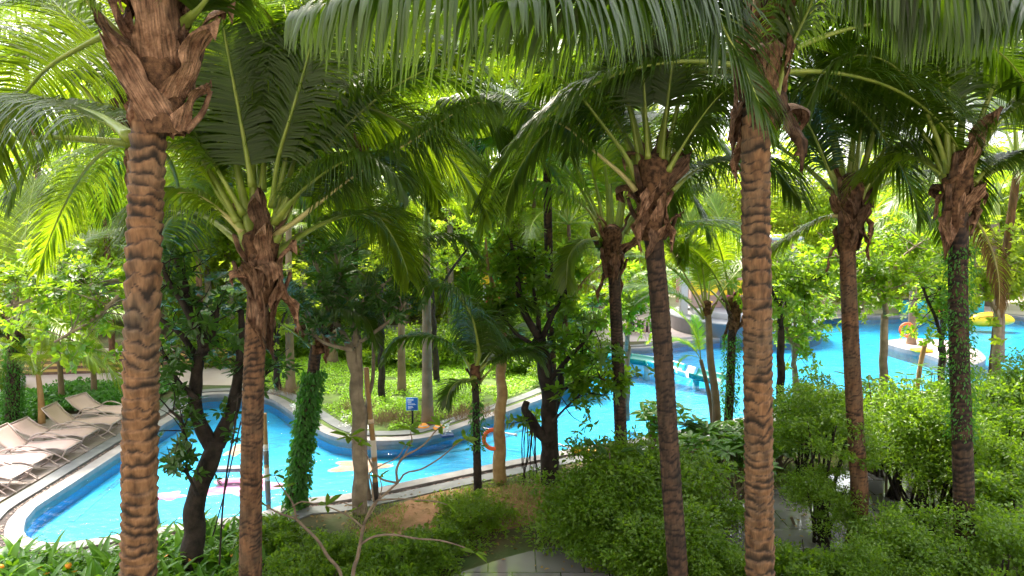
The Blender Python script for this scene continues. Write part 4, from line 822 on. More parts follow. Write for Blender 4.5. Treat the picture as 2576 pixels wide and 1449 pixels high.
# broad leaf branches at the left, and mid row trees
mids = [((385,1000,13),[(340,700),(180,730),(20,770)],[(330,720),(240,800),(140,860)],'round leaved tree over the left loungers from behind the near trunk',M['leaf_mid'],21),
        ((1100,900,24),[(1090,760),(1060,660),(1020,560)],[(1110,720),(1180,620),(1240,540)],'slim bright tree behind the royal palms at the centre',M['leaf_yel'],22),
        ((2220,1000,16.5),[(2225,770),(2180,690),(2100,640)],[(2228,760),(2260,660),(2330,600)],'tree right of the ringed palm over the bright water',M['leaf_mid'],23),
        ((1965,1000,17),[(1965,800),(1990,740),(2050,700)],[(1960,780),(1930,700),(1900,640)],'thin dark stemmed tree just right of the tall tan palm',M['leaf_mid'],24),
        ((2010,1050,20),[(2000,900),(2020,820),(2060,760)],[(1995,880),(1970,800),(1960,740)],'pale stemmed tree with lobed leaves over the white water',M['leaf_mid'],25),
        ((2370,1000,19),[(2370,850),(2390,740),(2430,660)],[(2365,840),(2320,720),(2280,650)],'dark multi stemmed tree left of the right edge palm',M['leaf_mid'],26),
        ((2500,1020,17),[(2510,780),(2545,690),(2590,620)],[(2505,780),(2460,700),(2450,620)],'hazy green tree at the right edge by the yellow raft',M['leaf_back'],27),
        ((960,900,22),[(960,740),(962,640),(965,520)],[(960,700),(1010,640),(1050,600)],'straight thin tree behind the rosette leaved tree',M['leaf_back'],28),
        ((1575,960,20),[(1580,850),(1600,760),(1620,700)],[(1575,840),(1520,760),(1480,700)],'light green tree between the two dark palms right of centre',M['leaf_mid'],29),
        ((700,960,23),[(690,840),(670,760),(640,700)],[(700,840),(730,760),(760,700)],'bright leafy tree behind the second palm',M['leaf_back'],30)]
for (bs, l1, l2, lab, ml, sd_) in mids:
    x, yb, Y = bs; g0 = colm(x, Y, 0)
    branchy(lab, g0, [([g0 - [0, 0, .1], at(l1[0][0], l1[0][1] + 20, Y)], .12, .08, 0), ([at(l1[0][0], l1[0][1] + 30, Y)] + A_(l1, Y), .07, .02, 1.4), ([at(l2[0][0], l2[0][1] + 40, Y)] + A_(l2, Y - .6), .06, .02, 1.4),
        ([at(l1[0][0], l1[0][1], Y), at(l1[0][0], l1[1][1], Y + .5), at((l1[2][0] + l2[2][0]) / 2, l1[2][1] - 20, Y + .9)], .05, .02, 1.4)],
        M['bark_grey'] if sd_ % 2 else M['bark_black'], ml, twigs=22, ros=5, L=.15, wd=.075, tw_len=(.4, 1.3), seed=sd_, k=7)

# ------------------------------------------------------------------ background canopy trees
def crown_mesh(seed, rx, rz, nc, nl, m, L=.17):
    rg = np.random.default_rng(seed); mb = MB(); c = nrm(rg.normal(size=(nc, 3))) * rg.uniform(.35, 1, (nc, 1)) ** .5 * [rx, rx, rz]
    cr = rg.uniform(.35, .8, nc); n = nc * nl; k = np.repeat(np.arange(nc), nl)
    off = nrm(rg.normal(size=(n, 3))) * (rg.random((n, 1)) ** .4) * cr[k][:, None] * [1.25, 1.25, .7]
    P = c[k] + off; D = nrm(off + rg.normal(0, .4, (n, 3)) + [0, 0, -.15]); N = nrm(rg.normal(0, .6, (n, 3)) + [0, 0, 1]); Ls = L * rg.uniform(.6, 1.3, n)
    leaves(mb, P, D, N, Ls, Ls * .5, rh=True); return mb.mesh('crown', m)
CR = [crown_mesh(1, 2.2, 1.8, 90, 120, M['leaf_back']), crown_mesh(2, 2.0, 2.2, 85, 120, M['leaf_yel']), crown_mesh(3, 2.4, 1.6, 95, 110, M['leaf_mid'], .2), crown_mesh(4, 2.0, 2.0, 80, 130, M['leaf_back'], .2), crown_mesh(5, 2.3, 2.0, 90, 110, M['leaf_yel'], .15)]
mb = MB(); tube(mb, spline([(0, 0, 0), (.1, 0, 3), (0, .1, 6)], 14), np.linspace(.17, .09, 14), 8)
for q in range(5):
    a = q * 1.26; tube(mb, spline([(0, .1 * .5, 3.6 + q * .35), (math.cos(a) * .8, math.sin(a) * .8, 5), (math.cos(a) * 1.6, math.sin(a) * 1.6, 6.4)], 8), np.linspace(.07, .02, 8), 5)
TR = mb.mesh('trunk', M['bark_grey'])
tg = 'leafy trees massed behind the pool'
rows = []
for x in np.arange(-140, 2800, 165): rows.append((x, rng.uniform(420, 640), rng.uniform(27, 31)))
for x in np.arange(-200, 2900, 190): rows.append((x, rng.uniform(150, 330) + (90 if 1500 < x < 2350 else 0), rng.uniform(33, 38)))
for x in np.arange(-250, 1500, 210): rows.append((x, rng.uniform(60, 200), rng.uniform(38, 44)))
for x in np.arange(-200, 1450, 175): rows.append((x, rng.uniform(560, 740), rng.uniform(34, 40)))
for x in np.arange(-100, 2900, 150): rows.append((x, rng.uniform(640, 735), rng.uniform(46, 56)))
for x in np.arange(-250, 3000, 230): rows.append((x, rng.uniform(380, 520), rng.uniform(42, 48)))
for k, (x, y, Y) in enumerate(rows):
    if 1650 < x < 1860 and y > 560 and Y < 44: y -= 110
    if 1560 < x < 2380 and y < 430: continue
    if x < 330 and y < 260: continue
    if 1600 < x < 1930 and Y < 34: continue
    if x > 1450 and Y < 42: Y += 14
    elif 500 < x and Y < 33: Y += 6
    P0 = at(x, y, Y); P0[2] = max(P0[2], 1.8); t = thing('leafy_tree', 'tall leafy tree in the mass of bright foliage behind the pool and palms', 'tree', (P0[0], Y, 0), tg)
    s = rng.uniform(.95, 1.3) * (1 if Y < 35 else 1.35)
    cm = CR[rng.choice(5, p=[.3, .2, .2, .2, .1])] if x > 350 else CR[rng.choice(5, p=[.25, .3, .1, .1, .25])]
    link('crown', cm, t, loc=(0, 0, P0[2]), rot=(0, 0, rng.random() * 6.3), scale=s)
    link('trunk', TR, t, loc=(0, 0, -.05), rot=(0, 0, rng.random() * 6.3), scale=(s, s, P0[2] / 6.0))
# far woodland
mb = MB(); n = 42000; a = rng.uniform(-1.15, 1.15, n); d = rng.uniform(62, 70, n); z = rng.random(n) ** .7 * (9 + 4 * noise(np.stack([a * 9, 0 * a, 0 * a], 1), 5)) * np.where((a > .12) & (a < .56), .45, 1)
P = np.stack([np.sin(a) * d, np.cos(a) * d, z], 1); L = rng.uniform(.4, .9, n); leaves(mb, P, rand_dirs(n), rand_dirs(n, .5), L, L * .6, rh=True)
stuff(tag(mb.obj('far_woods', M['leaf_back']), 'solid mass of distant green woodland behind everything', 'woods'))

# ------------------------------------------------------------------ shrubs
def shrub_mesh(seed, r, h, n, m, L=.06, hollow=.45):
    rg = np.random.default_rng(seed); nc = 70; d = nrm(rg.normal(size=(nc, 3)) + [0, 0, .5]); d[:, 2] = np.abs(d[:, 2])
    c = d * rg.uniform(.5, 1.22, (nc, 1)) * [r, r, h * .9] + [0, 0, h * .12]; k = rg.integers(0, nc, n); cr = rg.uniform(.10, .24, nc) * (r + h) / 1.6
    off = nrm(rg.normal(size=(n, 3))) * (rg.random((n, 1)) ** .45) * cr[k][:, None] * [1.3, 1.3, .75]; P = c[k] + off; P[:, 2] = np.maximum(P[:, 2], .03)
    mb = MB(); D = nrm(off * 3 + rg.normal(0, .5, (n, 3))); Ls = L * rg.uniform(.6, 1.4, n); leaves(mb, P, D, nrm(rg.normal(0, .55, (n, 3)) + [0, 0, 1]), Ls, Ls * .5, .25)
    st = MB()
    for q in range(16):
        e = c[q * 4]; tube(st, spline([(rg.normal(0, .06), rg.normal(0, .06), -.03), e * [.45, .45, .55], e], 7), np.linspace(.022 * (1 + h * .4), .006, 7), 5, False)
    return mb.mesh('foliage', m), st.mesh('stems', M['bark_black'])
SHR = {'low': shrub_mesh(1, .75, .6, 9000, M['leaf_mid'], .065), 'low2': shrub_mesh(2, .8, .65, 9000, M['leaf_mid'], .06), 'round': shrub_mesh(3, 1.15, 1.5, 17000, M['leaf_bush'], .075),
       'tall': shrub_mesh(4, .85, 1.15, 10500, M['leaf_bush'], .06), 'lime': shrub_mesh(5, .95, 1.0, 9500, M['leaf_mid'], .065), 'tall2': shrub_mesh(6, .9, 1.1, 10500, M['leaf_bush'], .06)}
def shrub(kind, px, Y, label, sc=1., lift=0., group=None, sz=1.):
    g0 = colm(px, Y, 0); t = thing('shrub', label, 'shrub', g0, group)
    a, b = SHR[kind]; link('foliage', a, t, loc=(0, 0, lift), rot=(0, 0, rng.random() * 6), scale=(sc, sc, sc * sz))
    if lift:
        st = MB(); rg = np.random.default_rng(int(px))
        for q in range(8): 
            a_ = rg.random() * 6.3; r_ = rg.uniform(.1, .55) * sc; tube(st, spline([(rg.normal(0, .1), rg.normal(0, .1), -.03), (math.cos(a_) * r_ * .5, math.sin(a_) * r_ * .5, lift * .6), (math.cos(a_) * r_, math.sin(a_) * r_, lift + .4 * sc), (math.cos(a_) * r_ * 1.3, math.sin(a_) * r_ * 1.3, lift + .8 * sc)], 10), np.linspace(.035, .01, 10), 6)
        stuff(st.obj('stems', M['bark_black'], t))
    else: link('stems', b, t, scale=(sc, sc, sc * sz))
    return t
hg = 'low clipped shrubs along the wet path'
for k, (x, Y, kd, sc) in enumerate([(700,11.6,'low',1.0),(800,10.9,'low2',.9),(900,11.4,'low',.9),(990,10.8,'low2',1.0),(1090,11.6,'low',.9),(1180,12.9,'low2',.9),(700,10.3,'low2',1),(960,9.9,'low',.9),(820,10.0,'low',.9)]):
    shrub(kd, x, Y, 'low green feathery shrub in the band between the near bank and the wet path', sc, group=hg, sz=.85)
shrub('round', 1530, 12.0, 'large dark rounded bush in front of the thin dark palm', .8); shrub('round', 1650, 11.2, 'large dark bush around the foot of the leaning dark palm', .85, sz=.9)
shrub('round', 1770, 10.6, 'dark bush left of the tall tan palm drooping over the wet path', .65, sz=.9); shrub('low', 1560, 13.0, 'bright low shrub behind the large dark bushes', 1.2)
shrub('tall', 2060, 12.6, 'tall vase shaped shrub on black stems between the tall tan and ringed palms', .95, 1.5); shrub('tall2', 2060, 12.2, 'darker skirt of leaves below the tall vase shaped shrub', .75, .5)
shrub('tall', 2290, 13.2, 'vase shaped shrub on bare dark stems right of the ringed palm', 1.25, 1.05); shrub('lime', 2250, 14.2, 'yellow green shrub behind the ringed palm', 1.0, .9)
shrub('low', 2030, 10.4, 'low bright shrub at the bottom beside the tall tan palm', 1.15); shrub('tall2', 2270, 11.0, 'dark low bush at the bottom between the ringed palm and the right palm', .95)
shrub('lime', 2560, 11.6, 'yellow green bush at the lower right corner', 1.1, .6); shrub('tall2', 2500, 10.2, 'dark bush at the bottom right corner', 1.0, .2); shrub('tall', 2530, 15.5, 'bushy shrub on forked black stems at the right edge', 1.3, .9)
shrub('tall2', 2350, 10.2, 'shadowy bush left of the foot of the creeper clad palm', .8); shrub('lime', 2450, 12.8, 'bright bush behind the creeper clad palm', 1.0, .7); shrub('tall', 2180, 10.2, 'dark leafy bush at the foot of the ringed palm', .75)
shrub('lime', 2400, 18.2, 'pale green bush at the right hand near pool edge', 1.0, .1); shrub('lime', 2200, 18.0, 'pale green bush left of the bamboo prop at the right', 1.0, .1); shrub('lime', 2560, 19, 'bright bush under the trees at the right edge', 1.1, .1)
shrub('low', 2050, 18.1, 'low bush at the near pool edge behind the vase shaped shrub', 1.2); shrub('low2', 1010, 27, 'dark hedge like bush at the back of the green bed', 1.8); shrub('low2', 1130, 27.5, 'bushy hedge clump behind the sign palm', 1.8); shrub('low', 930, 28, 'shaggy bush at the back left of the green bed', 1.6)
shrub('low', 1330, 26, 'green clump at the right back of the green bed', 1.8); shrub('low2', 1430, 24, 'leafy clump at the right tip of the green bed', 1.4)
for k, (x, Y, s_) in enumerate([(1250,29,2.2),(700,29,2.0),(560,27.5,1.8),(1380,29.5,2.2),(840,30,2.0)]): shrub('lime', x, Y, ['bright bush at the centre back of the bed','bright bush behind the second palm','bright bush beyond the far end of the pool','bright bush near the turquoise slide','bright bush behind the pale royal palm'][k], s_)

shrub('round', 1530, 12.6, 'tall part of the bush row in front of the thin dark palm', 1.0, sz=1.05)
shrub('round', 1690, 12.4, 'leafy bush behind the leaning dark palm', .95); shrub('tall', 2350, 12.6, 'dense tall shrub left of the creeper clad palm', .9, 1.0, sz=1.2)
shrub('tall', 2020, 15.2, 'airy shrub behind the vase shaped shrub at the near pool edge', 1.1, .8); shrub('lime', 2200, 15.6, 'sunlit shrub between the two right palms', 1.1, .7); shrub('lime', 2520, 13.4, 'sunlit tall shrub near the right edge', 1.3, 1.0)
# big leaved plants by the near pool edge (right)
def plant_rosettes(label, px, Y, h, nst, L=.32, wd=.12, m='leaf_strap', name='leafy_plant', cat='plant', k=9, r=.35):
    g0 = colm(px, Y, 0); t = thing(name, label, cat, g0); rg = np.random.default_rng(int(px * 3 + Y)); st = MB(); lf = MB()
    for q in range(nst):
        a = rg.random() * 6.3; rr = rg.uniform(.1, 1) * r; e = np.array([math.cos(a) * rr, math.sin(a) * rr, h * rg.uniform(.6, 1)])
        tube(st, spline([(rg.normal(0, .05), rg.normal(0, .05), -.03), e * [.4, .4, .55], e], 8), np.linspace(.022, .01, 8), 6)
        rosette(lf, e, e * [.5, .5, 0] + [0, 0, h], k, L, wd, 1.1)
    stuff(st.obj('stems', M['twig'], t)); lf.obj('leaves', M[m], t); return t
for x, Y, lab in [(1730,16.6,'broad leaved bright plant at the near pool edge below the pale palm'),(1640,16.9,'broad leaved bright plant between the two dark palms by the pool'),(1850,16.4,'broad leaved bright plant left of the tall tan palm by the pool'),(1790,14.6,'bushy plant with long pale leaves above the wet path'),(1700,14.2,'long leaved plant just right of the leaning dark palm'),(1860,14.0,'long leaved plant on bare stems beside the tall tan palm'),(1960,15.8,'long leaved plant right behind the tall tan palm')]:
    plant_rosettes(lab, x, Y, rng.uniform(.7, 1.3), 16, r=.7)
for x, Y, lab in [(2330,17.5,'plant with pale yellow green leaves by the bamboo prop at the right'),(2290,16.0,'bare branched frangipani with few leaves at the right'),(2200,15.6,'sparse frangipani over the right hand water edge')]:
    plant_rosettes(lab, x, Y, 2.2, 12, L=.26, wd=.10, r=.9, k=6)

# strap leaved lilies at the bottom left
LIL = []
for v in range(4):
    rg = np.random.default_rng(30 + v); mb = MB(); n = 15
    for q in range(n):
        a = q * 2.4 + rg.random(); e0 = rg.uniform(35, 82); L = rg.uniform(.4, .75); s_ = 7; w = rg.uniform(.035, .055)
        p = np.zeros(3); pts = [p]; 
        for k in range(s_):
            e = R(e0 - 75 * (k / s_) ** 1.5); p = p + np.array([math.cos(a) * math.cos(e), math.sin(a) * math.cos(e), math.sin(e)]) * L / s_; pts.append(p)
        pts = np.array(pts); sd2 = np.array([-math.sin(a), math.cos(a), 0]); ww = w * np.interp(np.linspace(0, 1, s_ + 1), [0, .3, .65, 1], [.4, 1, .9, .05])
        V = np.concatenate([pts - sd2 * ww[:, None] + [0, 0, .012], pts, pts + sd2 * ww[:, None] + [0, 0, .012]]); m_ = s_ + 1
        mb.add(V, [(i, i + 1, m_ + i + 1, m_ + i) for i in range(s_)] + [(m_ + i, m_ + i + 1, 2 * m_ + i + 1, 2 * m_ + i) for i in range(s_)])
    LIL.append(mb.mesh('leaves', M['leaf_strap']))
gl_ = 'strap leaved lilies massed along the near end of the pool'
lil_poly = [gr(*p)[:2] for p in [(-60,1395),(120,1400),(260,1385),(380,1345),(520,1332),(640,1318),(700,1340),(700,1460),(650,1600),(-200,1600)]]
P = scatter(lil_poly, 340); P = P[~inside(P, out9)]; keep = []
for q in P:
    if all(np.hypot(*(q - w)) > .2 for w in keep): keep.append(q)
for k, q in enumerate(keep[:230]):
    t = thing('lily_plant', 'strap leaved green lily clump in the planting at the near left end of the pool', 'plant', (q[0], q[1], 0), gl_)
    link('leaves', LIL[k % 4], t, rot=(0, 0, rng.random() * 6.3), scale=rng.uniform(.75, 1.25))
cover('undergrowth', lil_poly, 9000, M['leaf_bed'], .12, .05, .25, 'dark leafy undergrowth beneath the strap leaved lilies', 'undergrowth', 2)
ico = MB(); lathe(ico, [(.001, -.05), (.03, -.042), (.05, 0), (.042, .03), (.02, .047), (.001, .05)], 14); fru = ico.mesh('fruit', M['orange'])
for x, y, lab in [(172,1423,'orange fruit lying among lilies at the lower left'),(2,1428,'orange fruit at the left edge among lilies')]:
    q = gr(x, y, .42); tag(link('orange_fruit', fru, loc=tuple(q)), lab, 'fruit')
fl = MB(); leaves(fl, np.zeros((6, 3)), np.array([[math.cos(a), math.sin(a), .5] for a in np.arange(6) * 1.05]), np.repeat([[0, 0, 1.]], 6, 0), .055, .02); flm = fl.mesh('flower', M['orange'])
for k, (x, y) in enumerate([(188,1440),(60,1460),(118,1445),(420,1400),(600,1395),(585,1400),(100,1430),(640,1360),(395,1415),(480,1410)]):
    q = gr(x, y, .4); tag(link('lily_flower', flm, loc=tuple(q), rot=(rng.normal(0, .4), rng.normal(0, .4), 0)), 'small orange flower among the strap leaved lilies', 'flower', 'orange lily flowers')

# ------------------------------------------------------------------ foreground frangipani with bare branches
def bare_tree(label, Y, limbs, clusters, m, seed):
    g0 = colm(limbs[0][0][0][0], Y, 0); t = thing('frangipani_tree', label, 'tree', g0); mb = MB()
    first = [g0 - [0, 0, .05]] + [at(x, y, Y) for x, y in limbs[0][0]]
    tube(mb, spline(np.array(first) - g0, 40), np.linspace(limbs[0][1], limbs[0][2], 40), 9)
    for pts, r0, r1 in limbs[1:]:
        dz = rng.uniform(-.25, .25); P = np.array([at(x, y, Y + dz * i / len(pts)) for i, (x, y) in enumerate(pts)]) - g0
        tube(mb, spline(P, 24), np.linspace(r0, r1, 24) * (1 + .08 * np.sin(np.arange(24) * 1.9)), 8)
    mb.obj('trunk', M['twig'], t)
    lm = []
    for v in range(3):
        l_ = MB(); leaves(l_, np.zeros((1, 3)), np.array([[1., 0, .1]]), np.array([[0, 0, 1.]]), .26, .085 + .01 * v, .3 + .1 * v); lm.append(l_.mesh('leaf', M[m]))
    for (x, y, k, s_) in clusters:
        c = at(x, y, Y) - g0
        for q in range(k): link('leaf', lm[q % 3], t, loc=tuple(c), rot=(rng.normal(0, .4), rng.uniform(-.6, .5), q * 2.4 + rng.random()), scale=s_ * rng.uniform(.6, 1.05))
    return t
bare_tree('bare branched young frangipani in front of the pool at the centre left', 9.6,
    [([(888,1449),(900,1400),(910,1345),(915,1320)], .038, .024), ([(915,1320),(935,1275),(960,1250),(1000,1215),(1020,1190),(1060,1180),(1110,1150),(1150,1115),(1168,1105)], .019, .007), ([(950,1258),(1010,1255),(1060,1258),(1100,1262),(1125,1270)], .014, .006),
     ([(1000,1215),(998,1180),(1015,1150),(1050,1130),(1075,1110),(1095,1085),(1110,1072)], .02, .008), ([(1015,1150),(1035,1110),(1032,1085)], .012, .006), ([(1000,1215),(960,1205),(940,1180),(925,1150),(905,1120),(880,1100)], .018, .007),
     ([(940,1262),(935,1220),(930,1190),(960,1170),(1000,1150),(1020,1120)], .014, .006), ([(905,1370),(940,1350),(990,1345),(1050,1355),(1110,1360),(1170,1378),(1185,1390)], .02, .008), ([(912,1325),(880,1300),(850,1285),(820,1272)], .016, .007), ([(920,1310),(945,1270),(960,1230),(955,1200)], .012, .006)],
    [(1168,1105,6,1.0),(1125,1268,4,.9),(1110,1072,5,.9),(1032,1082,5,1.0),(880,1100,7,1.1),(1020,1120,4,.8),(1195,1392,3,1.0),(820,1272,4,1.0),(955,1200,3,.8),(1060,1262,2,.8),(905,1115,4,1.0)], 'leaf_mid', 3)
bare_tree('bare forked sapling low at the left centre beside the second palm', 9.8,
    [([(858,1449),(825,1400),(800,1360),(770,1330),(745,1305)], .03, .02), ([(745,1305),(700,1290),(665,1270),(640,1262)], .018, .007), ([(745,1305),(738,1270),(720,1240),(700,1215),(690,1195)], .018, .007), ([(735,1275),(760,1262),(800,1268),(850,1262),(900,1278)], .012, .005)],
    [(640,1262,3,.7),(690,1195,4,.8),(720,1225,4,.8),(900,1278,2,.6),(780,1262,2,.6)], 'leaf_mid', 4)
bare_tree('frangipani twig with a big leaf whorl left of the thin dark palm', 12.5,
    [([(1620,1320),(1590,1260),(1560,1200),(1535,1160)], .03, .02), ([(1535,1160),(1530,1130),(1510,1125),(1498,1120)], .015, .008), ([(1600,1280),(1640,1220),(1680,1180),(1700,1170)], .02, .008)], [(1498,1120,8,1.3),(1700,1170,5,1.1),(1600,1130,5,1.2),(1640,1220,4,1.1)], 'leaf_dark', 5)
# bare branchy shrubs over the right path
bare_tree('leafless spreading branches above the right water edge', 14.5, [([(2230,1200),(2235,1120),(2245,1080)], .03, .02), ([(2245,1080),(2290,1040),(2340,1010),(2390,1000)], .015, .005), ([(2245,1080),(2215,1040),(2200,1000)], .015, .005), ([(2290,1040),(2320,1000),(2350,970)], .01, .004), ([(2245,1080),(2260,1020),(2290,980)], .012, .004), ([(2235,1110),(2180,1090),(2150,1050)], .012, .004)], [(2200,1000,4,.6),(2350,970,4,.6)], 'leaf_mid', 6)
bare_tree('grey twisting branched plant above the wet path left of the tall tan palm', 13.0, [([(1830,1300),(1850,1250),(1880,1210)], .04, .025), ([(1820,1300),(1790,1240),(1800,1190),(1815,1170)], .025, .01), ([(1835,1290),(1900,1240),(1960,1230),(2020,1240)], .02, .008), ([(1990,1300),(2005,1340),(2000,1360)], .03, .02)], [(1815,1170,7,1.3),(1880,1210,6,1.2),(2020,1240,3,.8)], 'leaf_mid', 7)

# hanging aerial roots by the centre black tree
mb = MB()
for k in range(16):
    x = rng.uniform(1305, 1345) if k % 2 else rng.uniform(1400, 1440) + 0; x = rng.uniform(1318, 1352); y0 = rng.uniform(1020, 1080); y1 = rng.uniform(1150, 1225)
    P = [at(x, y0, 14.8), at(x + rng.uniform(-8, 8), (y0 + y1) / 2, 14.8), at(x + rng.uniform(-14, 14), y1, 14.8)]; tube(mb, spline(P, 10), .008, 4, False)
tag(mb.obj('aerial_roots', M['bark_black']), 'thin dark aerial roots hanging from the stubby limb of the centre black tree', 'roots')
mb = MB(); tube(mb, spline([at(600,990,10.6), at(590,1080,10.5), at(575,1160,10.4), at(560,1280,10.3), at(552,1420,10.2)], 30), .014, 6); tube(mb, spline([at(606,1060,10.6), at(590,1130,10.5), at(562,1250,10.4), at(535,1349,10.4)], 30), .010, 6)
tag(mb.obj('hanging_vine', M['bark_black']), 'black vines hanging beside the black forked tree', 'vine')

# ------------------------------------------------------------------ poles
def pole(label, pts, Y, r, bands, name='bamboo_prop'):
    P = [at(x, y, Y) for x, y in pts]; g0 = P[-1].copy(); g0[2] = 0; t = thing(name, label, 'pole', g0); C = spline(np.array(P) - g0, 30); C[-1][2] = min(C[-1][2], .0)
    mb = MB(); rad = np.full(30, r) * (1 + .08 * (np.arange(30) % 6 == 0)); tube(mb, C, rad, 14); mb.obj('shaft', M['bamboo'], t)
    for (a, b, c_) in bands:
        m_ = mat('pole_wrap', c_, .5); mb = MB(); i0, i1 = int(a * 29), max(int(b * 29), int(a * 29) + 1); tube(mb, C[i0:i1 + 1], r * 1.09, 14); mb.obj('wrap', m_, t)
    return t
pole('bamboo prop pole with white and grey wraps leaning beside the fluted trunk', [(921,925),(925,980),(932,1050),(940,1130),(945,1232)], 14.1, .055, [(.43, .47, (.75, .55, .42)), (.6, .75, (.65, .6, .55)), (.76, .93, (.25, .22, .2)), (.94, 1, (.05, .04, .04))])
pole('banded grey and white pole standing at the pool edge right of the second palm', [(664,1040),(668,1120),(672,1200),(676,1283)], 13.9, .05, [(.34, .38, (.7, .68, .66)), (.38, .52, (.14, .13, .13)), (.56, .7, (.62, .6, .6)), (.7, .94, (.16, .15, .15))])
pole('slim bamboo prop leaning at the right hand water edge', [(2328,860),(2315,920),(2305,1000),(2302,1040)], 18.8, .06, [])
mb = MB(); g0 = gr(930, 1260); Yq = g0[1]; t = thing('leaning_stem', 'thin dark leaning stem crossing the bamboo prop', 'stem', g0)
tube(mb, spline(np.array([at(x, y, Yq) for x, y in [(940,850),(938,950),(925,1010),(918,1100),(922,1200),(930,1262)]]) - g0, 40), np.linspace(.035, .05, 40), 9); mb.obj('stem', M['twig'], t)

# ------------------------------------------------------------------ loungers
m_fab = mat('lounger_sling', (.52, .36, .345), .65, var=(.56, .40, .385), scale=2, bump=.1, bscale=200); m_frm = mat('lounger_frame', (.42, .34, .33), .4)
def lounger_meshes(back):
    D = {}
    sx = np.array([0, -.2, -.5, -.9, -1.2]); sz = np.array([.30, .35, .335, .29, .28]); xs = np.linspace(0, -1.2, 14); zs = np.interp(-xs, -sx, sz)
    def sling(X, Z, wd=.31, sag=.018):
        mb = MB(); n = len(X); ys = np.linspace(-wd, wd, 7); V = []
        for th in (0, -.012):
            for i in range(n):
                for y in ys: V.append((X[i], y, Z[i] + th - sag * (1 - (y / wd) ** 2)))
        Q = []; o = n * 7
        for i in range(n - 1):
            for j in range(6): Q += [(i * 7 + j, i * 7 + j + 1, (i + 1) * 7 + j + 1, (i + 1) * 7 + j), (o + i * 7 + j, o + (i + 1) * 7 + j, o + (i + 1) * 7 + j + 1, o + i * 7 + j + 1)]
            Q += [(i * 7, (i + 1) * 7, o + (i + 1) * 7, o + i * 7), (i * 7 + 6, o + i * 7 + 6, o + (i + 1) * 7 + 6, (i + 1) * 7 + 6)]
        for j in range(6): Q += [(j, o + j, o + j + 1, j + 1), ((n - 1) * 7 + j, (n - 1) * 7 + j + 1, o + (n - 1) * 7 + j + 1, o + (n - 1) * 7 + j)]
        mb.add(V, Q); return mb
    D['seat'] = sling(xs, zs).mesh('seat', m_fab)
    a = R(back); s_ = np.linspace(0, .68, 10); bx = -1.21 - s_ * math.cos(a) ; bz = .28 + s_ * math.sin(a) - .05 * np.sin(s_ / .68 * np.pi)
    D['backrest'] = sling(bx, bz, .31, .01).mesh('backrest', m_fab)
    mb = MB()
    for y in (-.335, .335):
        tube(mb, spline([(.02, y, .295), (-.2, y, .35), (-.5, y, .335), (-.9, y, .29), (-1.22, y, .28)], 20), .019, 8)
        tube(mb, [(-1.22, y, .28), (bx[5], y, bz[5]), (bx[-1], y, bz[-1])], .017, 8)
    tube(mb, [(.02, -.335, .295), (.02, .335, .295)], .017, 8); tube(mb, [(bx[-1], -.335, bz[-1]), (bx[-1], .335, bz[-1])], .017, 8); tube(mb, [(-1.22, -.335, .28), (-1.22, .335, .28)], .017, 8)
    D['frame'] = mb.mesh('frame', m_frm)
    mb = MB(); tube(mb, spline([(-1.45, 0, .02), (-1.32, 0, .25), (-1.1, 0, .39), (-.8, 0, .42), (-.4, 0, .31), (-.08, 0, .16), (.14, 0, .015)], 28), .017, 8); D['arm'] = mb.mesh('arm', m_frm)
    mb = MB(); tube(mb, spline([(.04, 0, .30), (-.02, 0, .19), (-.12, 0, .09), (-.26, 0, .015)], 14), .018, 8); D['leg'] = mb.mesh('leg', m_frm)
    mb = MB(); tube(mb, spline([(-1.2, 0, .28), (-1.28, 0, .16), (-1.42, 0, .015)], 12), .018, 8); D['rear'] = mb.mesh('leg', m_frm)
    return D
LM = [lounger_meshes(30), lounger_meshes(46)]
lg = ['nearest pink lounger, only its foot end in view at the left edge', 'lounger in the narrow gap behind the nearest one', 'large pink lounger at the left with its back at the picture edge', 'steep backed lounger between the two large ones', 'pink lounger in the middle of the row with a wide flat seat', 'steep backed lounger behind the middle of the row', 'rounded pink lounger near the trunk of the near palm', 'last pink lounger of the row half behind the near palm trunk', 'lounger hidden mostly behind the near palm trunk']
for k, (yy, v, dx, rz) in enumerate([(13.9,0,0,0),(14.75,1,.1,0.03),(15.6,0,0,-.02),(16.55,1,.12,.04),(17.5,0,0,0.0),(18.5,1,.1,.07),(19.4,0,-.1,-.3)]):
    t = thing('sun_lounger', lg[k], 'lounger', (-10.62 + dx, yy, .037), 'pink sun loungers in a row beside the pool', rz); D = LM[v]
    link('seat', D['seat'], t); link('backrest', D['backrest'], t); link('frame', D['frame'], t)
    for y in (-.36, .36): link('arm', D['arm'], t, loc=(0, y, 0)); link('leg', D['leg'], t, loc=(0, y * .94, 0)); link('leg', D['rear'], t, loc=(0, y * .94, 0))

# striped low wall at the left
t = thing('striped_wall', 'low curved wall of yellow and brown horizontal boards at the left background', 'wall', (0, 0, 0))
m_y = mat('yellow_board', (.55, .38, .10), .5, var=(.62, .45, .16), scale=3); m_b = mat('brown_board', (.10, .055, .04), .7, var=(.15, .09, .06), scale=4)
wx = spline([(-22, 24.6, 0), (-17, 25.2, 0), (-13.4, 25.8, 0), (-10.5, 26.8, 0)], 9)
for r_ in range(7):
    for q in range(8):
        a, b_ = wx[q], wx[q + 1]; c = (a + b_) / 2; mb = MB(); box(mb, (0, 0, 0), (np.linalg.norm(b_ - a) - .01, .10 if r_ % 2 else .16, .098))
        o = link('board', mb.mesh('board', m_y if r_ % 2 else m_b, False), t, loc=(c[0], c[1], .05 + r_ * .1), rot=(0, 0, math.atan2(b_[1] - a[1], b_[0] - a[0])))
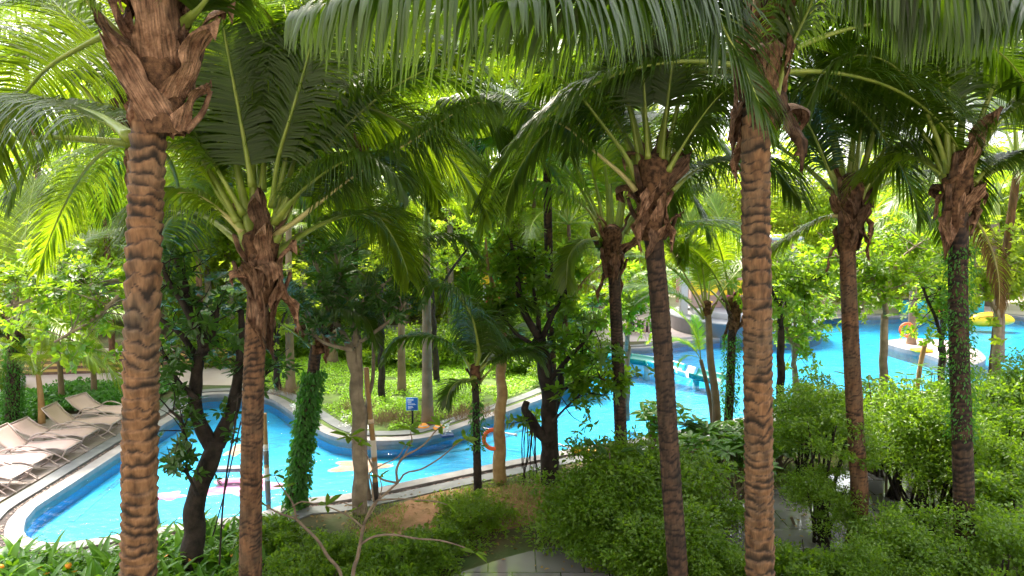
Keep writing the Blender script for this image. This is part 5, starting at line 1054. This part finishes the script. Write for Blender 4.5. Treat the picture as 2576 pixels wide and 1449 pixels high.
# white planters / seats behind bed (round pink daybed at left edge)
t = thing('round_daybed', 'round pale pink daybed at the far left edge behind the bed', 'daybed', colm(-20, 23.0, 0)); mb = MB(); lathe(mb, [(.001, .0), (.9, 0), (.95, .1), (.95, .3), (.9, .36), (.001, .36)], 40); mb.obj('base', m_wht, t)
mb = MB(); lathe(mb, [(.001, .363), (.85, .363), (.88, .42), (.82, .48), (.4, .5), (.001, .5)], 40); mb.obj('cushion', m_fab, t)

# ------------------------------------------------------------------ sign, rings, poles in the water
g0 = gr(1038, 1074); Ys = g0[1]; t = thing('pool_sign', 'small blue notice sign with white text lines on a black post in the green bed', 'sign', g0)
m_blue = mat('sign_blue', (.01, .14, .55), .4); m_blk = mat('black_metal', (.015, .015, .017), .4, metal=.3)
mb = MB(); box(mb, (0, 0, .32), (.055, .04, .7)); bevel(mb.obj('post', m_blk, t), .005)
s_ = Ys / 1800; w_, h_ = 31 * s_, 34 * s_; zc = (1074 - 1012) * s_ * 1.0
mb = MB(); box(mb, (0, -.035, zc), (w_, .02, h_)); bevel(mb.obj('border', mat('sign_edge', (.45, .62, .8), .4), t), .004)
mb = MB(); box(mb, (0, -.047, zc), (w_ * .94, .008, h_ * .94)); mb.obj('panel', m_blue, t)
tw = mat('sign_white', (.85, .87, .9), .5)
for q, (dx, dz, ww, hh) in enumerate([(-.12,.32,.5,.10),(-.2,.19,.34,.05),(-.2,.11,.3,.045),(-.05,.02,.62,.03),(.0,-.04,.7,.03),(-.15,-.18,.4,.045),(-.12,-.27,.46,.045),(-.2,-.36,.3,.04)]):
    mb = MB(); nn = max(2, int(ww / .09)); 
    for c_ in range(nn): box(mb, ((dx + ww * ((c_ + .5) / nn - .5)) * w_ , -.053, zc + dz * h_), (ww / nn * w_ * .82, .004, hh * h_))
    mb.obj('text_line', tw, t)
def ring(label, c, R_, r_, rz=0.):
    t = thing('life_ring', label, 'life ring', c, rz=rz); mb = MB(); a = np.linspace(0, 2 * np.pi, 49)
    P = np.stack([np.cos(a) * R_, 0 * a, np.sin(a) * R_], 1); n = 48; sd_ = 14; b_ = np.linspace(0, 2 * np.pi, sd_, endpoint=False)
    V = np.array([[(R_ + r_ * math.cos(y)) * math.cos(x), r_ * .8 * math.sin(y), (R_ + r_ * math.cos(y)) * math.sin(x)] for x in a[:-1] for y in b_])
    Q = [(i * sd_ + j, i * sd_ + (j + 1) % sd_, ((i + 1) % n) * sd_ + (j + 1) % sd_, ((i + 1) % n) * sd_ + j) for i in range(n) for j in range(sd_)]
    mb.add(V, Q); mb.obj('ring', mat('ring_orange', (.80, .13, .03), .45), t)
    for q in range(4):
        x = q * math.pi / 2 + .78; V = []; 
        for k in range(5):
            xx = x - .1 + k * .05
            for y in b_: V.append([(R_ + r_ * 1.06 * math.cos(y)) * math.cos(xx), r_ * .86 * math.sin(y), (R_ + r_ * 1.06 * math.cos(y)) * math.sin(xx)])
        mb = MB(); mb.add(V, [(i * sd_ + j, i * sd_ + (j + 1) % sd_, (i + 1) * sd_ + (j + 1) % sd_, (i + 1) * sd_ + j) for i in range(4) for j in range(sd_)]); mb.obj('strap', mat('ring_strap', (.75, .16, .06), .6), t)
    return t
c = at(1242, 1105, Yr - .02); ring('orange life ring hanging on the pale trunk at the near pool edge', c, .215, .045)
c = at(2281, 830, 29.6); ring('distant red orange life ring on the pale trunk at the right', c, .27, .06)
# rescue pole and yellow float
t = thing('rescue_float', 'yellow rescue float with a white strap lying on the near pool edge', 'float', (0, 0, 0)); mb = MB()
P = [gr(1440,1130,.12), gr(1470,1134,.12), gr(1512,1140,.12)]; tube(mb, spline(P, 14), np.interp(np.arange(14), [0, 2, 5, 13], [.05, .10, .07, .065]), 12); mb.obj('float', mat('yellow_plastic', (.85, .45, .02), .4), t)
mb = MB(); tube(mb, spline([gr(1396,1114,.05), gr(1420,1122,.09), gr(1440,1130,.12)], 10), .02, 8); mb.obj('strap', m_wht, t)
mb = MB(); tube(mb, spline([gr(1213,1076,-.02), gr(1255,1086,-.02), gr(1300,1095,-.02)], 10), np.interp(np.arange(10), [0, 8, 9], [.025, .025, .045]), 8); tag(mb.obj('floating_pole', m_wht), 'white pole floating in the pool behind the life ring', 'pole')

# ------------------------------------------------------------------ slide
t = thing('water_slide', 'teal green open water slide with a white stripe ending over the pool', 'slide', (0, 0, 0))
m_teal = mat('teal_fibreglass', (.0, .17, .15), .25); m_turq = mat('turquoise_fibreglass', (.02, .45, .52), .25); m_wf = mat('white_fibreglass', (.75, .8, .8), .25)
SP = spline([at(1455,878,28), at(1500,882,27.6), at(1560,888,27), at(1640,900,26), at(1705,917,25.2), at(1770,935,24.6), at(1815,945,24.2)], 60)
def chute(i0, i1, m, name, r_in, r_out):
    C = SP[i0:i1 + 1]; T, _, _ = frames(C); Z = np.array([0, 0, 1.]); B = nrm(np.cross(T, Z)); N = np.cross(B, T); th = np.linspace(-np.pi * .05, -np.pi * .95, 16); V = []
    for i in range(len(C)):
        for r_ in (r_in, r_out):
            for a in th: V.append(C[i] + B[i] * r_ * 1.15 * math.cos(a) + N[i] * r_ * .85 * math.sin(a))
    Q = []; n = len(C)
    for i in range(n - 1):
        for o in (0, 16):
            for j in range(15): Q.append((i * 32 + o + j, i * 32 + o + j + 1, (i + 1) * 32 + o + j + 1, (i + 1) * 32 + o + j))
        for j in (0, 15): Q.append((i * 32 + j, i * 32 + 16 + j, (i + 1) * 32 + 16 + j, (i + 1) * 32 + j))
    for i in (0, n - 1):
        for j in range(15): Q.append((i * 32 + j, i * 32 + j + 1, i * 32 + 17 + j, i * 32 + 16 + j))
    mb = MB(); mb.add(V, Q); return mb.obj(name, m, t)
chute(0, 19, m_turq, 'chute', .36, .40); chute(20, 32, m_teal, 'chute', .36, .41); chute(33, 44, m_turq, 'chute', .36, .41); chute(45, 48, m_wf, 'stripe', .37, .42); chute(49, 59, m_teal, 'chute', .36, .41)
for q in (50, 30, 8):
    mb = MB(); c = SP[q]; tube(mb, [(c[0], c[1], -.9), (c[0], c[1], c[2] - .3)], .11, 14); mb.obj('support', m_wf, t)

# ------------------------------------------------------------------ round stage and pavilion
cst = colm(1870, 35.2, 0)
t = thing('round_stage', 'round grey stage platform at the far pool edge', 'stage', (cst[0], cst[1], 0)); m_gs = mat('grey_render', (.19, .20, .23), .6, var=(.23, .24, .27), scale=2); m_gt = mat('grey_top', (.34, .34, .38), .5)
mb = MB(); lathe(mb, [(3.6, -1), (3.6, .62), (3.68, .64), (3.68, .72), (3.55, .74), (.01, .74)], 72); mb.obj('platform', m_gs, t)
mb = MB(); lathe(mb, [(2.6, .742), (2.6, 1.02), (2.5, 1.04), (.01, 1.04)], 60); mb.obj('upper_step', m_gt, t)
t = thing('pavilion', 'pink open fronted kiosk with yellow scalloped awning on the round stage', 'building', (cst[0] - .55, cst[1], 1.04)); m_pk = mat('pink_wall', (.70, .40, .38), .7, var=(.74, .46, .44), scale=2)
mb = MB(); box(mb, (.2, 1.9, 1.7), (5.2, .2, 3.4)); mb.obj('back_wall', m_pk, t); mb = MB(); box(mb, (-1.35, 0.2, .45), (1.5, .6, .9)); bevel(mb.obj('counter', mat('pink_counter', (.6, .42, .42), .6), t), .02)
mb = MB(); box(mb, (-1.35, -.12, .95), (.95, .03, .36)); mb.obj('screen', mat('grey_panel', (.10, .10, .12), .4), t)
mb = MB(); box(mb, (.2, .6, 3.45), (5.6, 3, .15)); mb.obj('roof', m_wht, t)
for k, x in enumerate((-2.55, .75, 2.7)):
    mb = MB(); box(mb, (x, -.35, 1.7 if k else 1.3), (.36 if k == 0 else .2, .36 if k == 0 else .2, 3.4 if k else 4.2)); bevel(mb.obj('column', m_wht if k == 0 else m_pk, t), .02)
m_yel = mat('yellow_canvas', (.85, .58, .02), .6)
for k in range(5):
    mb = MB(); a = np.linspace(np.pi, 2 * np.pi, 14); V = [(0, 0, .35)] + [(.33 * math.cos(x), -.1 * math.sin(-x) * 0 - .02, .62 * math.sin(x) * .8 + .1) for x in a] + [(.33, 0, .35), (-.33, 0, .35)]
    V = np.array(V); n = len(V); V2 = V + [0, .05, 0]; mb.add(np.vstack([V, V2]), T=[(0, i, i + 1) for i in range(1, n - 1)] + [(0, n - 1, 1)] + [(n, n + i + 1, n + i) for i in range(1, n - 1)] + [(n, n + 1, 2 * n - 1)])
    mb.obj('awning_scallop', m_yel, t, False).location = (-1.9 + k * .68, -.5, 1.05)
t = thing('magenta_barrel', 'small magenta drum beside the kiosk counter', 'drum', (cst[0] - .75, cst[1] - .6, 1.04)); mb = MB(); lathe(mb, [(.01, 0), (.26, 0), (.3, .2), (.3, .55), (.26, .8), (.01, .8)], 24); mb.obj('body', mat('magenta_paint', (.55, .02, .30), .4), t)
mb = MB(); lathe(mb, [(.305, .36), (.315, .38), (.315, .42), (.305, .44)], 24); mb.obj('band', m_blk, t)
t = thing('yellow_stool', 'small yellow stool on the grey stage', 'stool', (cst[0] - 2.1, cst[1] - 1.2, 1.04)); mb = MB(); lathe(mb, [(.01, .45), (.2, .45), (.2, .4), (.01, .4)], 20); mb.obj('seat', m_yel, t)
for q in range(3):
    mb = MB(); a = q * 2.1; tube(mb, [(math.cos(a) * .08, math.sin(a) * .08, .4), (math.cos(a) * .2, math.sin(a) * .2, 0)], .02, 8); mb.obj('leg', m_yel, t)
t = thing('slatted_bench', 'pale pink slatted bench on the paving left of the grey stage', 'bench', colm(1622, 33.5, 0))
for q in range(9): mb = MB(); box(mb, (-.85 + q * .21, 0, .35), (.11, .06, .62)); mb.obj('slat', m_fab, t)
mb = MB(); box(mb, (0, 0, .69), (1.9, .14, .06)); mb.obj('top_rail', m_fab, t); mb = MB(); box(mb, (0, 0.02, .33), (1.8, .02, .5)); mb.obj('gap_shade', mat('dark_gap', (.06, .03, .04), .8), t)  # dark sheet behind the slats paints the shade in the gaps
# right far pool wall, slide and raft
wl = colm(2262, 39.9, 0); wr = colm(2470, 39.9, 0)
t = thing('pool_feature_wall', 'turquoise tiled wall with dark coping at the far right of the pool', 'wall', ((wl[0] + wr[0]) / 2, 39.9, 0)); w_ = wr[0] - wl[0]
mb = MB(); box(mb, (0, 0, .32), (w_, .3, .95)); mb.obj('wall', mat('turquoise_tile', (.02, .42, .52), .3, var=(.03, .52, .6), scale=6), t); mb = MB(); box(mb, (0, 0, .83), (w_ + .1, .4, .07)); mb.obj('coping', mat('coping_dark', (.08, .07, .07), .6), t)
c = at(2384, 783, 39.2); t = thing('inflatable_boat', 'red and white inflatable against the turquoise wall', 'inflatable', (c[0], c[1], c[2] - .25)); mb = MB(); tube(mb, [(-.75, 0, .28), (-.6, 0, .28), (.6, 0, .28), (.75, 0, .28)], [.08, .22, .22, .08], 14); mb.obj('hull', mat('red_vinyl', (.75, .10, .04), .35), t)
mb = MB(); tube(mb, [(-.75, -.03, .02), (-.6, -.03, .02), (.6, -.03, .02), (.75, -.03, .02)], [.06, .15, .15, .06], 12); mb.obj('stripe', m_wht, t)
c = at(2495, 818, 36.5); t = thing('yellow_raft', 'large yellow inflatable raft behind the right edge palm', 'raft', (c[0], c[1], -.07)); 
mb = MB(); n = 30; x = np.linspace(-1.15, 1.15, n); r_ = .36 * np.sqrt(np.clip(1 - (x / 1.16) ** 4, .001, 1)) * np.interp(x, [-1.2, 0, 1.2], [1, 1.05, .7]); tube(mb, np.stack([x, 0 * x, .3 - .1 * (x / 1.2) ** 2], 1), r_, 18); mb.obj('hull', mat('yellow_vinyl', (.85, .52, .01), .3), t)
mb = MB(); tube(mb, [(-.9, -.3, .45), (-.5, -.36, .5), (0, -.37, .5)], .02, 6); mb.obj('rope', m_blk, t)
c = gr(2318, 884, .1); t = thing('yellow_mat', 'small yellow mat on the peninsula coping', 'mat', tuple(c)); mb = MB(); box(mb, (0, 0, .05), (.7, .5, .1)); bevel(mb.obj('pad', m_yel, t), .03); mb = MB(); box(mb, (0.3, -.0, .13), (.1, .45, .06)); mb.obj('handle', m_wht, t)
# small things along the pool
mb = MB(); box(mb, tuple(gr(1125, 1096, .07)), (.34, .18, .08), .3); tag(bevel(mb.obj('blue_clog', mat('navy_rubber', (.02, .05, .15), .5)), .03), 'dark blue scoop lying on the pool coping left of the small palm', 'scoop')
for x, y, lab in [(1066,1076,'orange cone lying at the foot of the sign palm'),(1104,1078,'orange marker on the bed edge right of the sign palm')]:
    q = gr(x, y); t = thing('orange_marker', lab, 'marker', q); mb = MB(); lathe(mb, [(.01, .13), (.06, .12), (.12, .06), (.16, .03), (.16, 0)], 18); mb.obj('cone', M['orange'], t); mb = MB(); lathe(mb, [(.112, .085), (.122, .07), (.124, .06), (.115, .075)], 18); mb.obj('band', m_wht, t)
for k, (x, y) in enumerate([(905,1090),(890,1086),(920,1075),(770,1018),(785,1022),(1118,1080),(880,1070),(1120,1068),(868,1049),(740,1022)]):
    q = gr(x, y, .2); n = 22; mb = MB(); leaves(mb, rng.normal(0, .09, (n, 3)) * [1, 1, .4], rand_dirs(n, .6), rand_dirs(n, 1), .07, .05, rh=True)
    o = stuff(mb.obj('white_flowers', M['flower'])); o.location = tuple(q); tag(o, 'small spray of white flowers in the bright ground cover', 'flowers', 'white flower sprays in the green bed')


c = colm(1268, 33.5, 0); t = thing('play_tower', 'children play tower with green and yellow sloped roof glimpsed behind the centre black tree', 'play tower', tuple(c))
for q, (x, y) in enumerate([(-.9, -.6), (.9, -.6), (-.9, .6), (.9, .6)]):
    mb = MB(); tube(mb, [(x, y, 0), (x, y, 2.6)], .07, 10); mb.obj('post', m_wht, t)
m_grn = mat('green_panel', (.01, .35, .10), .4); m_redp = mat('red_panel', (.6, .03, .04), .4); m_ylp = mat('yellow_panel', (.8, .5, .03), .4)
for q in range(5):
    mb = MB(); box(mb, (-.88 + q * .44, 0, 0), (.43, 1.7, .06)); o = mb.obj('roof_panel', [m_ylp, m_grn][q % 2], t, False); o.location = (0, 0, 2.75); o.rotation_euler = (.3, 0, 0)
mb = MB(); box(mb, (0, 0, 1.1), (2.0, 1.4, .1)); mb.obj('platform', m_gt, t); mb = MB(); box(mb, (-.45, -.66, 1.55), (.8, .06, .7)); mb.obj('side_panel', m_redp, t); mb = MB(); box(mb, (.5, -.66, 1.55), (.7, .06, .7)); mb.obj('side_panel', m_turq, t)
